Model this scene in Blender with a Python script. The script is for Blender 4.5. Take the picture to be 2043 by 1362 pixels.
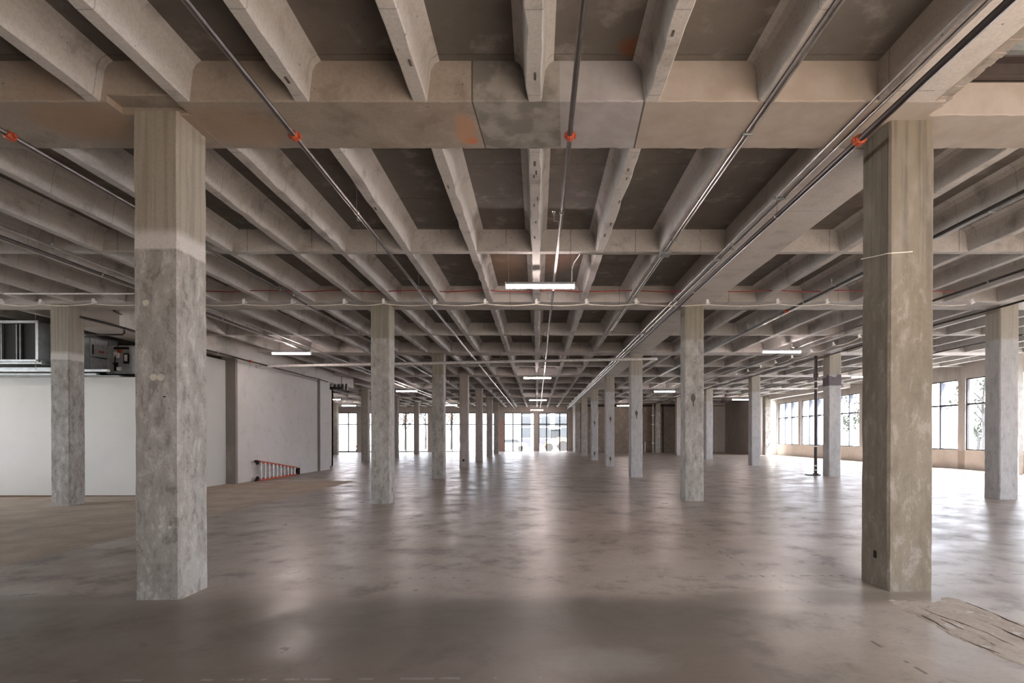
import bpy, math, random
from mathutils import Vector, noise as mnoise
random.seed(7)
D = bpy.data
SC = bpy.context.scene
COL = SC.collection
for o in list(D.objects):
    D.objects.remove(o)

# ---------------------------------------------------------------- camera
cam = D.cameras.new('camera')
cam.sensor_width = 36.0
cam.lens = 1048.0 / 2043.0 * 36.0
cam.shift_x = -(1072 - 1021.5) / 2043.0
cam.shift_y = (877.0 - 681.0) / 2043.0
cam.clip_end = 400
camo = D.objects.new('camera', cam)
camo.location = (0, 0, 1.5)
camo.rotation_euler = (math.radians(89.65), 0, 0)
COL.objects.link(camo)
SC.camera = camo

# ---------------------------------------------------------------- sky, exposure
SKY = 5.0
LAMP = 31.0
w = D.worlds.new('overcast_sky')
SC.world = w
w.use_nodes = True
bg = w.node_tree.nodes['Background']
bg.inputs[0].default_value = (0.89, 0.93, 1.0, 1)
bg.inputs[1].default_value = SKY
sun = D.lights.new('sun', 'SUN')
sun.energy = 22.0
sun.angle = math.radians(.6)
sun.color = (1.0, .96, .90)
suno = D.objects.new('sun', sun)
suno.rotation_euler = Vector((-.52, .55, -1.0)).to_track_quat('-Z', 'Y').to_euler()
suno.location = (30, -20, 30)
COL.objects.link(suno)
SC.view_settings.view_transform = 'Standard'
SC.view_settings.look = 'None'
SC.view_settings.gamma = 1.0
SC.view_settings.use_curve_mapping = False
SC.view_settings.exposure = 1.98
SC.cycles.max_bounces = 12
SC.cycles.diffuse_bounces = 7
SC.cycles.glossy_bounces = 4
SC.cycles.transparent_max_bounces = 12
SC.cycles.caustics_reflective = False
SC.cycles.caustics_refractive = False
SC.cycles.sample_clamp_indirect = 6.0
SC.cycles.use_denoising = True


def portal(name, loc, rot, sx, sy):
    # window portal: gives no light itself, it only guides the sampling of the sky through the window openings
    l = D.lights.new(name, 'AREA')
    l.shape = 'RECTANGLE'
    l.size, l.size_y = sx, sy
    l.cycles.is_portal = True
    o = D.objects.new(name, l)
    o.location = loc
    o.rotation_euler = rot
    COL.objects.link(o)


# ---------------------------------------------------------------- helpers
class MB:
    def __init__(s):
        s.v, s.f, s.m = [], [], []

    def quad(s, a, b, c, d, m=0):
        n = len(s.v)
        s.v += [a, b, c, d]
        s.f.append((n, n + 1, n + 2, n + 3))
        s.m.append(m)

    def box(s, x0, x1, y0, y1, z0, z1, m=0):
        n = len(s.v)
        s.v += [(x0, y0, z0), (x1, y0, z0), (x1, y1, z0), (x0, y1, z0), (x0, y0, z1), (x1, y0, z1), (x1, y1, z1), (x0, y1, z1)]
        for q in ((3, 2, 1, 0), (4, 5, 6, 7), (0, 1, 5, 4), (1, 2, 6, 5), (2, 3, 7, 6), (3, 0, 4, 7)):
            s.f.append(tuple(n + i for i in q))
            s.m.append(m)
        return s

    def cbox(s, x0, x1, y0, y1, z0, z1, b=.005, m=0):
        """box with chamfered edges on every side"""
        n = len(s.v)
        X, Y, Z = (x0, x1), (y0, y1), (z0, z1)
        idx = {}
        for i in (0, 1):
            for j in (0, 1):
                for k in (0, 1):
                    sx, sy, sz = (1, -1)[i], (1, -1)[j], (1, -1)[k]
                    for ax in range(3):
                        p = [X[i] + sx * b, Y[j] + sy * b, Z[k] + sz * b]
                        p[ax] = (X[i], Y[j], Z[k])[ax]
                        idx[(i, j, k, ax)] = len(s.v)
                        s.v.append(tuple(p))
        F = []
        for i in (0, 1):
            q = [(i, 0, 0, 0), (i, 1, 0, 0), (i, 1, 1, 0), (i, 0, 1, 0)]
            F.append(q if i else q[::-1])
            q = [(0, i, 0, 1), (0, i, 1, 1), (1, i, 1, 1), (1, i, 0, 1)]
            F.append(q if i else q[::-1])
            q = [(0, 0, i, 2), (1, 0, i, 2), (1, 1, i, 2), (0, 1, i, 2)]
            F.append(q if i else q[::-1])
            for j in (0, 1):
                q = [(i, j, 0, 0), (i, j, 1, 0), (i, j, 1, 1), (i, j, 0, 1)]
                F.append(q[::-1] if i == j else q)
                q = [(i, 0, j, 0), (i, 1, j, 0), (i, 1, j, 2), (i, 0, j, 2)]
                F.append(q if i == j else q[::-1])
                q = [(0, i, j, 1), (1, i, j, 1), (1, i, j, 2), (0, i, j, 2)]
                F.append(q[::-1] if i == j else q)
                for k in (0, 1):
                    q = [(i, j, k, 0), (i, j, k, 1), (i, j, k, 2)]
                    F.append(q if (i + j + k) % 2 else q[::-1])
        for q in F:
            s.f.append(tuple(idx[t] for t in q))
            s.m.append(m)
        return s

    def tube(s, pts, r, n=8, m=0, cap=True):
        pts = [Vector(p) for p in pts]
        base = len(s.v)
        up = None
        for i, p in enumerate(pts):
            d = (pts[min(i + 1, len(pts) - 1)] - pts[max(i - 1, 0)]).normalized()
            if up is None or abs(up.dot(d)) > .95:
                up = Vector((0, 0, 1)) if abs(d.z) < .9 else Vector((1, 0, 0))
            a = d.cross(up).normalized()
            b = a.cross(d).normalized()
            up = b
            rr = r[i] if isinstance(r, (list, tuple)) else r
            for k in range(n):
                t = 2 * math.pi * k / n
                s.v.append(tuple(p + a * math.cos(t) * rr + b * math.sin(t) * rr))
        for i in range(len(pts) - 1):
            for k in range(n):
                k2 = (k + 1) % n
                s.f.append((base + i * n + k, base + i * n + k2, base + (i + 1) * n + k2, base + (i + 1) * n + k))
                s.m.append(m)
        if cap:
            s.f.append(tuple(base + k for k in reversed(range(n))))
            s.m.append(m)
            e = base + (len(pts) - 1) * n
            s.f.append(tuple(e + k for k in range(n)))
            s.m.append(m)
        return s

    def prism(s, poly, axis, a0, a1, m=0):
        """extrude a 2D outline along x, y or z"""
        n = len(s.v)
        k = len(poly)
        for a in (a0, a1):
            for (p, q) in poly:
                s.v.append({'x': (a, p, q), 'y': (p, a, q), 'z': (p, q, a)}[axis])
        for i in range(k):
            j = (i + 1) % k
            s.f.append((n + i, n + j, n + k + j, n + k + i))
            s.m.append(m)
        s.f.append(tuple(n + i for i in reversed(range(k))))
        s.m.append(m)
        s.f.append(tuple(n + k + i for i in range(k)))
        s.m.append(m)
        return s

    def disc(s, c, rx, rz, n=14, th=.003, axis='y', m=0, seed=0):
        rnd = random.Random(seed)
        poly = []
        for i in range(n):
            t = 2 * math.pi * i / n
            k = 1 + rnd.uniform(-.14, .14)
            poly.append((c[0] + math.cos(t) * rx * k, c[2] + math.sin(t) * rz * k))
        if axis == 'y':
            s.prism(poly, 'y', c[1] - th, c[1] + th, m)
        return s

    def build(s, name, mats, parent=None, smooth=False, loc=None):
        off = Vector((0, 0, 0))
        if loc is not None:
            off = Vector(loc)
        elif parent is not None:
            off = wloc(parent)
        me = D.meshes.new(name)
        me.from_pydata([tuple(Vector(p) - off) for p in s.v], [], s.f)
        if not isinstance(mats, (list, tuple)):
            mats = [mats]
        for mt in mats:
            me.materials.append(mt)
        if len(mats) > 1:
            me.polygons.foreach_set('material_index', s.m)
        if smooth:
            me.polygons.foreach_set('use_smooth', [True] * len(me.polygons))
            try:
                me.set_sharp_from_angle(angle=math.radians(40))
            except Exception:
                pass
        me.update()
        import bmesh
        bm = bmesh.new()
        bm.from_mesh(me)
        bmesh.ops.recalc_face_normals(bm, faces=bm.faces)
        bm.to_mesh(me)
        bm.free()
        o = D.objects.new(name, me)
        COL.objects.link(o)
        if parent is not None:
            o.parent = parent
            if loc is not None:
                o.location = off - wloc(parent)
        elif loc is not None:
            o.location = off
        return o


def wloc(o):
    v = Vector((0, 0, 0))
    while o is not None:
        v += o.location
        o = o.parent
    return v


def empty(name, loc):
    o = D.objects.new(name, None)
    o.location = loc
    o.empty_display_size = .2
    COL.objects.link(o)
    return o


def tag(o, label, cat=None, group=None, kind=None):
    if label:
        o['label'] = label
    if cat:
        o['category'] = cat
    if group:
        o['group'] = group
    if kind:
        o['kind'] = kind
    return o


def struct(o, label=None):
    o['kind'] = 'structure'
    if label:
        o['label'] = label
    return o


def copy_tree(o, parent=None):
    c = o.copy()
    COL.objects.link(c)
    if parent is not None:
        c.parent = parent
    for ch in o.children:
        copy_tree(ch, c)
    return c


def fl(x):
    """height of the floor, which falls gently towards the left"""
    return .0062 * x


# ---------------------------------------------------------------- materials
class NT:
    def __init__(s, name):
        s.mat = D.materials.new(name)
        s.mat.use_nodes = True
        s.t = s.mat.node_tree
        s.n = s.t.nodes
        s.b = s.n['Principled BSDF']

    def add(s, typ, **kw):
        nd = s.n.new(typ)
        for k, v in kw.items():
            setattr(nd, k, v)
        return nd

    def link(s, a, b):
        s.t.links.new(a, b)

    def val(s, sock, v):
        if hasattr(v, 'is_linked') or hasattr(v, 'links'):
            s.link(v, sock)
        else:
            sock.default_value = v

    def pos(s):
        if not hasattr(s, '_p'):
            s._p = s.add('ShaderNodeNewGeometry').outputs['Position']
        return s._p

    def xyz(s):
        if not hasattr(s, '_x'):
            nd = s.add('ShaderNodeSeparateXYZ')
            s.link(s.pos(), nd.inputs[0])
            s._x = nd.outputs
        return s._x

    def noise(s, scale=(1, 1, 1), detail=4, rough=.55, off=0.0, dist=0.0):
        mp = s.add('ShaderNodeMapping')
        mp.inputs['Location'].default_value = (off, off * .7, off * 1.3)
        mp.inputs['Scale'].default_value = scale if isinstance(scale, (tuple, list)) else (scale,) * 3
        s.link(s.pos(), mp.inputs[0])
        nd = s.add('ShaderNodeTexNoise')
        nd.inputs['Scale'].default_value = 1
        nd.inputs['Detail'].default_value = detail
        nd.inputs['Roughness'].default_value = rough
        nd.inputs['Distortion'].default_value = dist
        s.link(mp.outputs[0], nd.inputs[0])
        return nd.outputs[0]

    def ramp(s, fac, a, b, smooth=True):
        nd = s.add('ShaderNodeMapRange')
        nd.interpolation_type = 'SMOOTHSTEP' if smooth else 'LINEAR'
        s.val(nd.inputs[0], fac)
        nd.inputs[1].default_value = a
        nd.inputs[2].default_value = b
        return nd.outputs[0]

    def math(s, op, a, b=0.0, c=None):
        nd = s.add('ShaderNodeMath', operation=op)
        s.val(nd.inputs[0], a)
        s.val(nd.inputs[1], b)
        if c is not None:
            s.val(nd.inputs[2], c)
        return nd.outputs[0]

    def mix(s, fac, a, b, mode='MIX'):
        nd = s.add('ShaderNodeMix', data_type='RGBA', blend_type=mode)
        s.val(nd.inputs[0], fac)
        for sock, v in ((nd.inputs[6], a), (nd.inputs[7], b)):
            if isinstance(v, tuple):
                sock.default_value = v if len(v) == 4 else v + (1,)
            else:
                s.link(v, sock)
        return nd.outputs[2]

    def bump(s, h, strength=.3, dist=.01, prev=None):
        nd = s.add('ShaderNodeBump')
        nd.inputs['Strength'].default_value = strength
        nd.inputs['Distance'].default_value = dist
        s.link(h, nd.inputs['Height'])
        if prev is not None:
            s.link(prev, nd.inputs['Normal'])
        return nd.outputs[0]

    def out(s, color, rough=.8, normal=None, metal=0.0, spec=.4):
        if isinstance(color, tuple):
            s.b.inputs['Base Color'].default_value = color + (1,)
        else:
            s.link(color, s.b.inputs['Base Color'])
        s.val(s.b.inputs['Roughness'], rough)
        s.b.inputs['Metallic'].default_value = metal
        s.b.inputs['Specular IOR Level'].default_value = spec
        if normal is not None:
            s.link(normal, s.b.inputs['Normal'])
        return s.mat

    def ellipse(s, cx, cy, rx, ry, soft=.35, warp=None):
        """mask of an irregular blot on the xy plane (world position)"""
        X = s.xyz()
        a = s.math('DIVIDE', s.math('SUBTRACT', X[0], cx), rx)
        b = s.math('DIVIDE', s.math('SUBTRACT', X[1], cy), ry)
        d = s.math('SQRT', s.math('ADD', s.math('MULTIPLY', a, a), s.math('MULTIPLY', b, b)))
        if warp is not None:
            d = s.math('ADD', d, warp)
        return s.ramp(d, 1 + soft, 1 - soft)

    def band(s, v, a, b):
        """1 where a < v < b"""
        return s.math('MULTIPLY', s.math('GREATER_THAN', v, a), s.math('LESS_THAN', v, b))


def plain(name, c, rough=.5, metal=0.0, var=.12, scale=9):
    t = NT(name)
    n = t.noise(scale, 3)
    col = t.mix(t.ramp(n, .3, .7), tuple(x * (1 - var) for x in c), tuple(min(1, x * (1 + var)) for x in c))
    return t.out(col, rough, None, metal)


def concrete(name, c1, c2, dark=(.09, .08, .07), stain=.5, seams=None, blots=(), pits=True, vertical=False, rough=.85):
    t = NT(name)
    big = t.noise(.55, 5, .6, off=3)
    med = t.noise((3.2, 3.2, 1.1) if vertical else (2.4, 2.4, 2.4), 8, .62, off=11)
    fine = t.noise(38, 3, .6)
    col = t.mix(t.ramp(big, .32, .68), c1, c2)
    col = t.mix(t.math('MULTIPLY', t.ramp(med, .5, .74), stain), col, dark)
    col = t.mix(t.math('MULTIPLY', t.ramp(med, .47, .3), .22), col, (.62, .59, .56))
    col = t.mix(t.math('MULTIPLY', t.ramp(fine, .35, .7), .18), col, (.12, .11, .10))
    nb = t.bump(med, .35, .012)
    nb = t.bump(fine, .25, .004, nb)
    if pits:
        vo = t.add('ShaderNodeTexVoronoi')
        vo.inputs['Scale'].default_value = 9
        t.link(t.pos(), vo.inputs['Vector'])
        pm = t.math('MULTIPLY', t.ramp(vo.outputs['Distance'], .10, .05), t.ramp(t.noise(1.7, 2, off=31), .52, .6))
        col = t.mix(t.math('MULTIPLY', pm, .75), col, (.05, .045, .04))
    X = t.xyz()
    for (ax, per, off, wid, amt) in (seams or ()):
        wv = t.math('ADD', X[ax], t.math('MULTIPLY', t.noise(1.5, 2), .03))
        q = t.math('FRACT', t.math('DIVIDE', t.math('ADD', wv, off + 1000 * per), per))
        line = t.math('LESS_THAN', q, wid / per)
        line = t.math('MULTIPLY', line, t.ramp(t.noise(2.3, 3, off=5), .38, .5))
        col = t.mix(t.math('MULTIPLY', line, amt), col, (.05, .045, .04))
    warp = t.math('MULTIPLY', t.math('SUBTRACT', med, .5), 1.6)
    for (cx, cy, rx, ry, c, amt) in blots:
        m = t.ellipse(cx, cy, rx, ry, .45, warp)
        col = t.mix(t.math('MULTIPLY', m, amt), col, c)
    t.col, t.nb = col, nb
    t.out(col, rough, nb)
    return t


def column_mat(name, low, low2, up, zb, zw, amp=.08, scuff=.5, patch=None, streak=.4):
    """cast column: boarded concrete above the break line, trowelled and scraped render below it"""
    t = NT(name)
    X = t.xyz()
    big = t.noise((2.2, 2.2, .8), 4, .6, off=2)
    st = t.noise((17, 17, .45), 5, .6, off=7)
    sw = t.noise((9, 9, 4.5), 10, .74, off=21, dist=.35)
    fine = t.noise(55, 3, .6)
    zz = t.math('ADD', X[2], t.math('MULTIPLY', t.math('SUBTRACT', t.noise((4, 4, 1), 4, .6, off=9), .5), amp * 2))
    lo = t.mix(t.ramp(big, .34, .66), low, low2)
    lo = t.mix(t.math('MULTIPLY', t.ramp(sw, .52, .62), scuff * 1.1), lo, (.60, .58, .56))
    lo = t.mix(t.math('MULTIPLY', t.ramp(sw, .49, .38), scuff * 1.5), lo, tuple(c * .45 for c in low))
    lo = t.mix(t.math('MULTIPLY', t.ramp(t.noise((3.2, 3.2, 1.5), 7, .7, off=44), .48, .66), scuff), lo, tuple(c * .5 for c in low))
    hi = t.mix(t.math('MULTIPLY', t.ramp(st, .46, .62), streak), up, tuple(c * .48 for c in up))
    hi = t.mix(t.math('MULTIPLY', t.ramp(big, .52, .72), .35), hi, (.40, .37, .34))
    lo = t.mix(t.math('MULTIPLY', t.ramp(st, .45, .72), streak * .4), lo, tuple(c * .55 for c in low))
    col = t.mix(t.ramp(zz, zb - zw, zb + zw), lo, hi)
    if patch:
        z0, z1, pc = patch
        m = t.math('MULTIPLY', t.ramp(zz, z0 - .015, z0 + .015), t.ramp(zz, z1 + .06, z1 - .06))
        col = t.mix(t.math('MULTIPLY', m, .85), col, pc)
    col = t.mix(t.math('MULTIPLY', t.ramp(fine, .4, .72), .16), col, (.10, .09, .08))
    vo = t.add('ShaderNodeTexVoronoi')
    vo.inputs['Scale'].default_value = 13
    t.link(t.pos(), vo.inputs['Vector'])
    pm = t.math('MULTIPLY', t.ramp(vo.outputs['Distance'], .09, .05), t.ramp(t.noise(3, 2, off=31), .54, .6))
    col = t.mix(t.math('MULTIPLY', pm, .7), col, (.05, .045, .04))
    nb = t.bump(sw, .5, .01)
    nb = t.bump(fine, .2, .003, nb)
    return t.out(col, .82, nb)


M = {}
M['joist'] = concrete('joist_concrete', (.45, .43, .408), (.525, .51, .497), (.17, .15, .13), .62, seams=[(1, .93, 0, .010, .38)]).mat
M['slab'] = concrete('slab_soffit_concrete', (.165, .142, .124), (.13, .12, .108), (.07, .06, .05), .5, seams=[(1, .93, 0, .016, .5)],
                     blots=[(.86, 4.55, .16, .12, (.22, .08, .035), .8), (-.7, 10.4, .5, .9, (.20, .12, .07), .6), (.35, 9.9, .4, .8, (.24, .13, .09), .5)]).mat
M['girder'] = concrete('girder_concrete', (.46, .43, .405), (.52, .497, .48), (.20, .165, .135), .55, seams=[(0, 2.44, .6, .012, .6)]).mat
M['bridging'] = concrete('bridging_concrete', (.445, .424, .40), (.50, .485, .47), (.17, .15, .13), .55, seams=[(0, 1.05, .5, .014, .5)]).mat
M['beam'] = concrete('beam_concrete', (.48, .445, .412), (.53, .495, .465), (.26, .21, .175), .45, seams=[(1, 2.44, .3, .012, .5)]).mat


def near_girder():
    t = concrete('near_girder_concrete', (.31, .262, .222), (.35, .308, .27), (.15, .115, .088), .6,
                 blots=[(-.66, 5.35, .055, .05, (.62, .16, .05), .9), (-.70, 5.15, .10, .25, (.46, .25, .15), .7), (-2.9, 5.1, .5, .3, (.36, .25, .17), .6),
                        (-4.3, 5.05, .5, .3, (.33, .22, .14), .7)])
    X = t.xyz()
    xs = t.math('SUBTRACT', X[0], t.math('MULTIPLY', t.math('SUBTRACT', X[1], 4.7), .06))
    cl = t.noise(3.5, 6, .6, off=17)
    grey = t.mix(t.ramp(cl, .40, .6), (.31, .295, .275), (.19, .18, .167))
    lav = t.mix(t.ramp(cl, .36, .64), (.37, .36, .365), (.32, .305, .305))
    tan = t.mix(t.ramp(cl, .3, .7), (.38, .34, .305), (.33, .285, .245))
    col = t.mix(t.band(xs, -.58, .20), t.col, grey)
    col = t.mix(t.band(xs, .20, .96), col, lav)
    col = t.mix(t.math('GREATER_THAN', xs, .96), col, tan)
    j = t.math('MAXIMUM', t.band(xs, -.592, -.578), t.band(xs, .95, .968))
    col = t.mix(t.math('MULTIPLY', j, .85), col, (.05, .045, .04))
    t.link(col, t.b.inputs['Base Color'])
    return t.mat


M['near_girder'] = near_girder()


def floor_mat():
    t = NT('polished_floor_concrete')
    X = t.xyz()
    big = t.noise(.33, 5, .6, off=4)
    cloud = t.noise((1.5, 1.5, 1), 10, .68, off=13, dist=.15)
    fine = t.noise(26, 4, .6)
    wave = t.noise((.55, 2.6, 1), 5, .6, off=3)
    col = t.mix(t.ramp(big, .33, .67), (.282, .228, .188), (.352, .298, .258))
    col = t.mix(t.math('MULTIPLY', t.ramp(cloud, .5, .68), .7), col, (.11, .09, .076))
    col = t.mix(t.math('MULTIPLY', t.ramp(cloud, .46, .3), .55), col, (.38, .34, .315))
    tan = t.mix(t.ramp(cloud, .35, .65), (.43, .345, .27), (.35, .28, .215))
    xw = t.math('ADD', X[0], t.math('MULTIPLY', t.math('SUBTRACT', t.noise(1.2, 4, off=8), .5), .12))
    yw = t.math('ADD', X[1], t.math('MULTIPLY', t.math('SUBTRACT', t.noise(1.2, 4, off=18), .5), .25))
    tm = t.math('MULTIPLY', t.ramp(xw, -6.26, -6.33), t.ramp(yw, 18.4, 18.1))
    col = t.mix(tm, col, tan)
    # worn light patches, chipped pits and the line of bright paint flecks
    vo = t.add('ShaderNodeTexVoronoi')
    vo.inputs['Scale'].default_value = 3.2
    t.link(t.pos(), vo.inputs['Vector'])
    pit = t.math('MULTIPLY', t.ramp(vo.outputs['Distance'], .055, .03), t.ramp(t.noise(.8, 2, off=41), .5, .58))
    col = t.mix(t.math('MULTIPLY', pit, .8), col, (.045, .037, .03))
    fx = t.noise((7.5, .01, .01), 2, .5, off=2)
    fw = t.math('ADD', X[1], t.math('MULTIPLY', t.math('SUBTRACT', t.noise(9, 2), .5), .02))
    fleck = t.math('MULTIPLY', t.band(fw, 3.245, 3.272), t.ramp(fx, .53, .58))
    fleck = t.math('MULTIPLY', fleck, t.band(X[0], -2.9, .4))
    col = t.mix(fleck, col, (.75, .71, .66))
    dot = t.math('MULTIPLY', t.band(fw, 5.58, 5.605), t.ramp(t.noise((14, .01, .01), 2, .5, off=6), .55, .6))
    dot2 = t.math('MULTIPLY', t.band(fw, 7.93, 7.955), t.ramp(t.noise((11, .01, .01), 2, .5, off=9), .50, .55))
    sl = t.math('SUBTRACT', X[0], t.math('MULTIPLY', X[1], -.02))
    dot3 = t.math('MULTIPLY', t.band(sl, 2.49, 2.515), t.ramp(t.noise((.01, 6, .01), 2, .5, off=7), .52, .57))
    dd = t.math('MULTIPLY', t.math('MAXIMUM', dot, t.math('MAXIMUM', dot2, dot3)), t.math('GREATER_THAN', X[0], -2.5))
    col = t.mix(t.math('MULTIPLY', dd, .8), col, (.05, .04, .033))
    warp = t.math('MULTIPLY', t.math('SUBTRACT', cloud, .5), 1.8)
    near_dark = t.math('MULTIPLY', t.ramp(t.math('ADD', X[1], t.math('MULTIPLY', t.math('SUBTRACT', cloud, .5), 1.2)), 5.15, 4.55), t.ramp(X[0], 2.6, 1.2))
    col = t.mix(t.math('MULTIPLY', near_dark, .78), col, (.098, .073, .056))  # floor colour turns darker brown in the foreground, with a ragged edge
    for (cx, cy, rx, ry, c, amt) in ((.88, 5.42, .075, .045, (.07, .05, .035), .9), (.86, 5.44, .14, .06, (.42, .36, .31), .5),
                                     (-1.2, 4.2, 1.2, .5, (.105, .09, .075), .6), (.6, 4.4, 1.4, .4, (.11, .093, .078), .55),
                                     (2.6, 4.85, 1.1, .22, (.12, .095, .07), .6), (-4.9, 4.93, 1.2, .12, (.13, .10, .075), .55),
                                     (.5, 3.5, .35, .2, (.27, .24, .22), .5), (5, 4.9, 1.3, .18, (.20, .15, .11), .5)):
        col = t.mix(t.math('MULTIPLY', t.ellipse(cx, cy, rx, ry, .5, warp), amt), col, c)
    col = t.mix(t.math('MULTIPLY', t.ramp(fine, .45, .72), .2), col, (.12, .10, .085))
    r = t.math('ADD', .27, t.math('MULTIPLY', t.ramp(cloud, .3, .7), .17))
    r = t.math('ADD', r, t.math('MULTIPLY', tm, .33))
    nb = t.bump(wave, .22, .012)
    nb = t.bump(fine, .12, .002, nb)
    return t.out(col, r, nb, spec=.4)


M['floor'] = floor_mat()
M['trench'] = concrete('broken_patch_concrete', (.40, .335, .28), (.34, .28, .235), (.16, .12, .09), .6).mat
M['broken_edge'] = concrete('broken_edge_concrete', (.42, .38, .34), (.24, .205, .175), (.085, .07, .058), .95).mat
M['crack'] = plain('dirt_filled_crack', (.10, .075, .055), .95)
# columns: name, low colour, low alternate, upper colour, break height
M['col_patch'] = column_mat('column_patched', (.31, .285, .26), (.37, .35, .33), (.335, .30, .255), 3.36, .03, .03, .42, patch=(3.24, 3.40, (.60, .57, .55)))
M['col_tan'] = column_mat('column_tan', (.165, .138, .102), (.205, .174, .132), (.20, .172, .131), 3.1, .35, .1, .16, streak=.62)
M['col_grey'] = column_mat('column_grey', (.35, .33, .30), (.40, .38, .355), (.30, .275, .225), 3.72, .03, .02, .40)
M['col_pale'] = column_mat('column_pale', (.42, .41, .40), (.47, .46, .46), (.37, .335, .285), 3.72, .04, .03, .22)
M['col_dull'] = column_mat('column_dull', (.34, .315, .285), (.38, .35, .32), (.36, .32, .275), 3.5, .2, .1, .25)
M['col_pink'] = column_mat('column_pinkish', (.40, .36, .33), (.43, .385, .355), (.385, .335, .295), 3.0, .3, .1, .2)
M['white_wall'] = plain('white_painted_plaster', (.53, .518, .49), .75, var=.03, scale=1.2)
M['bright_wall'] = plain('white_painted_block', (.80, .78, .74), .75, var=.04, scale=2)
M['grey_wall'] = concrete('grey_wall_render', (.60, .56, .53), (.65, .62, .60), (.43, .40, .375), .4, pits=False).mat
M['end_wall'] = concrete('end_wall_concrete', (.38, .345, .315), (.42, .385, .355), (.24, .22, .20), .5, vertical=True).mat
M['pier'] = concrete('pier_concrete', (.42, .38, .345), (.46, .42, .385), (.26, .23, .20), .4, vertical=True).mat
M['shaded_pier'] = concrete('shaded_pier_concrete', (.24, .215, .195), (.28, .25, .23), (.14, .12, .11), .4, vertical=True).mat  # darker copy of the pier colour, shade painted on camera-facing ends
M['sill'] = concrete('sill_concrete', (.52, .455, .40), (.56, .50, .45), (.34, .29, .25), .35, seams=[(1, 3.5, .1, .02, .5)]).mat
M['brown_wall'] = concrete('brown_block_wall', (.20, .165, .13), (.245, .20, .16), (.10, .08, .06), .5, seams=[(2, .203, 0, .014, .4), (0, .406, 0, .014, .3)]).mat
M['pipe'] = plain('galvanised_pipe', (.16, .14, .13), .3, .85)
M['dark_pipe'] = plain('black_iron_pipe', (.055, .045, .042), .35, .6)
M['conduit'] = plain('bright_conduit', (.46, .44, .42), .3, .85)
M['white_pipe'] = plain('pale_drain_pipe', (.60, .58, .56), .5)
M['red_fit'] = plain('orange_red_coupling', (.42, .075, .03), .5)
M['red_cable'] = plain('red_cable_jacket', (.30, .03, .025), .5)
M['cream_cable'] = plain('cream_cable_jacket', (.72, .68, .60), .55)
M['white_plastic'] = plain('white_plastic', (.82, .82, .82), .4)
M['galv'] = plain('galvanised_sheet', (.34, .36, .36), .5, .6, .15, 5)
M['grey_metal'] = plain('grey_painted_sheet', (.36, .38, .39), .45, .3)
M['dark_filter'] = plain('dark_filter_mesh', (.018, .018, .018), .8, var=.5, scale=40)
M['steel'] = plain('dark_primed_steel', (.065, .050, .046), .6, .2)
M['black'] = plain('black_void', (.012, .011, .010), .9)
M['scar_shade'] = plain('dark_scar_and_shade', (.10, .085, .07), .95)  # column scars and joist dabs, also the painted shade above the partition
M['filler'] = plain('pale_filler', (.50, .46, .40), .9)
M['paint_band'] = plain('charcoal_paint', (.13, .115, .125), .8)
M['orange'] = plain('orange_fibreglass', (.52, .10, .05), .5)
M['alu'] = plain('aluminium', (.75, .73, .72), .35, .8)
M['frame'] = plain('dark_window_frame', (.030, .027, .030), .5, .3)
M['mull'] = plain('blue_grey_mullion', (.050, .053, .078), .5, .2)
M['brown_edge'] = plain('brown_wall_edge', (.14, .09, .06), .9)
M['ground'] = plain('pale_paving', (.42, .42, .41), .9, var=.06, scale=1)
M['turf'] = plain('dry_turf', (.12, .14, .07), .9, scale=3)
M['facade'] = plain('white_facade', (.70, .70, .72), .8, var=.02, scale=.5)
M['facade_dark'] = plain('blue_grey_panel', (.055, .055, .066), .4)
M['bark'] = plain('grey_bark', (.032, .029, .027), .9)
M['leaf'] = plain('green_leaves', (.020, .026, .014), .8, var=.4, scale=2)
M['leaf_gold'] = plain('autumn_leaves', (.055, .030, .012), .8, var=.4, scale=2)
M['yellow'] = plain('pale_machine_yellow', (.42, .30, .17), .5)  # paler, less saturated yellow for the loader
M['tyre'] = plain('dark_tyre', (.035, .034, .034), .9)  # dark grey rubber for all wheels outside
M['car_white'] = plain('white_car_paint', (.75, .75, .76), .3)
M['car_glass'] = plain('dark_car_glass', (.05, .055, .06), .15)
M['pink'] = plain('salmon_render', (.50, .33, .28), .8)


def glow(name, c, e):
    m = D.materials.new(name)
    m.use_nodes = True
    b = m.node_tree.nodes['Principled BSDF']
    b.inputs['Base Color'].default_value = (.9, .9, .9, 1)
    b.inputs['Emission Color'].default_value = c + (1,)
    b.inputs['Emission Strength'].default_value = e
    return m


M['tube_light'] = glow('lit_diffuser', (1.0, .84, .79), LAMP)


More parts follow.
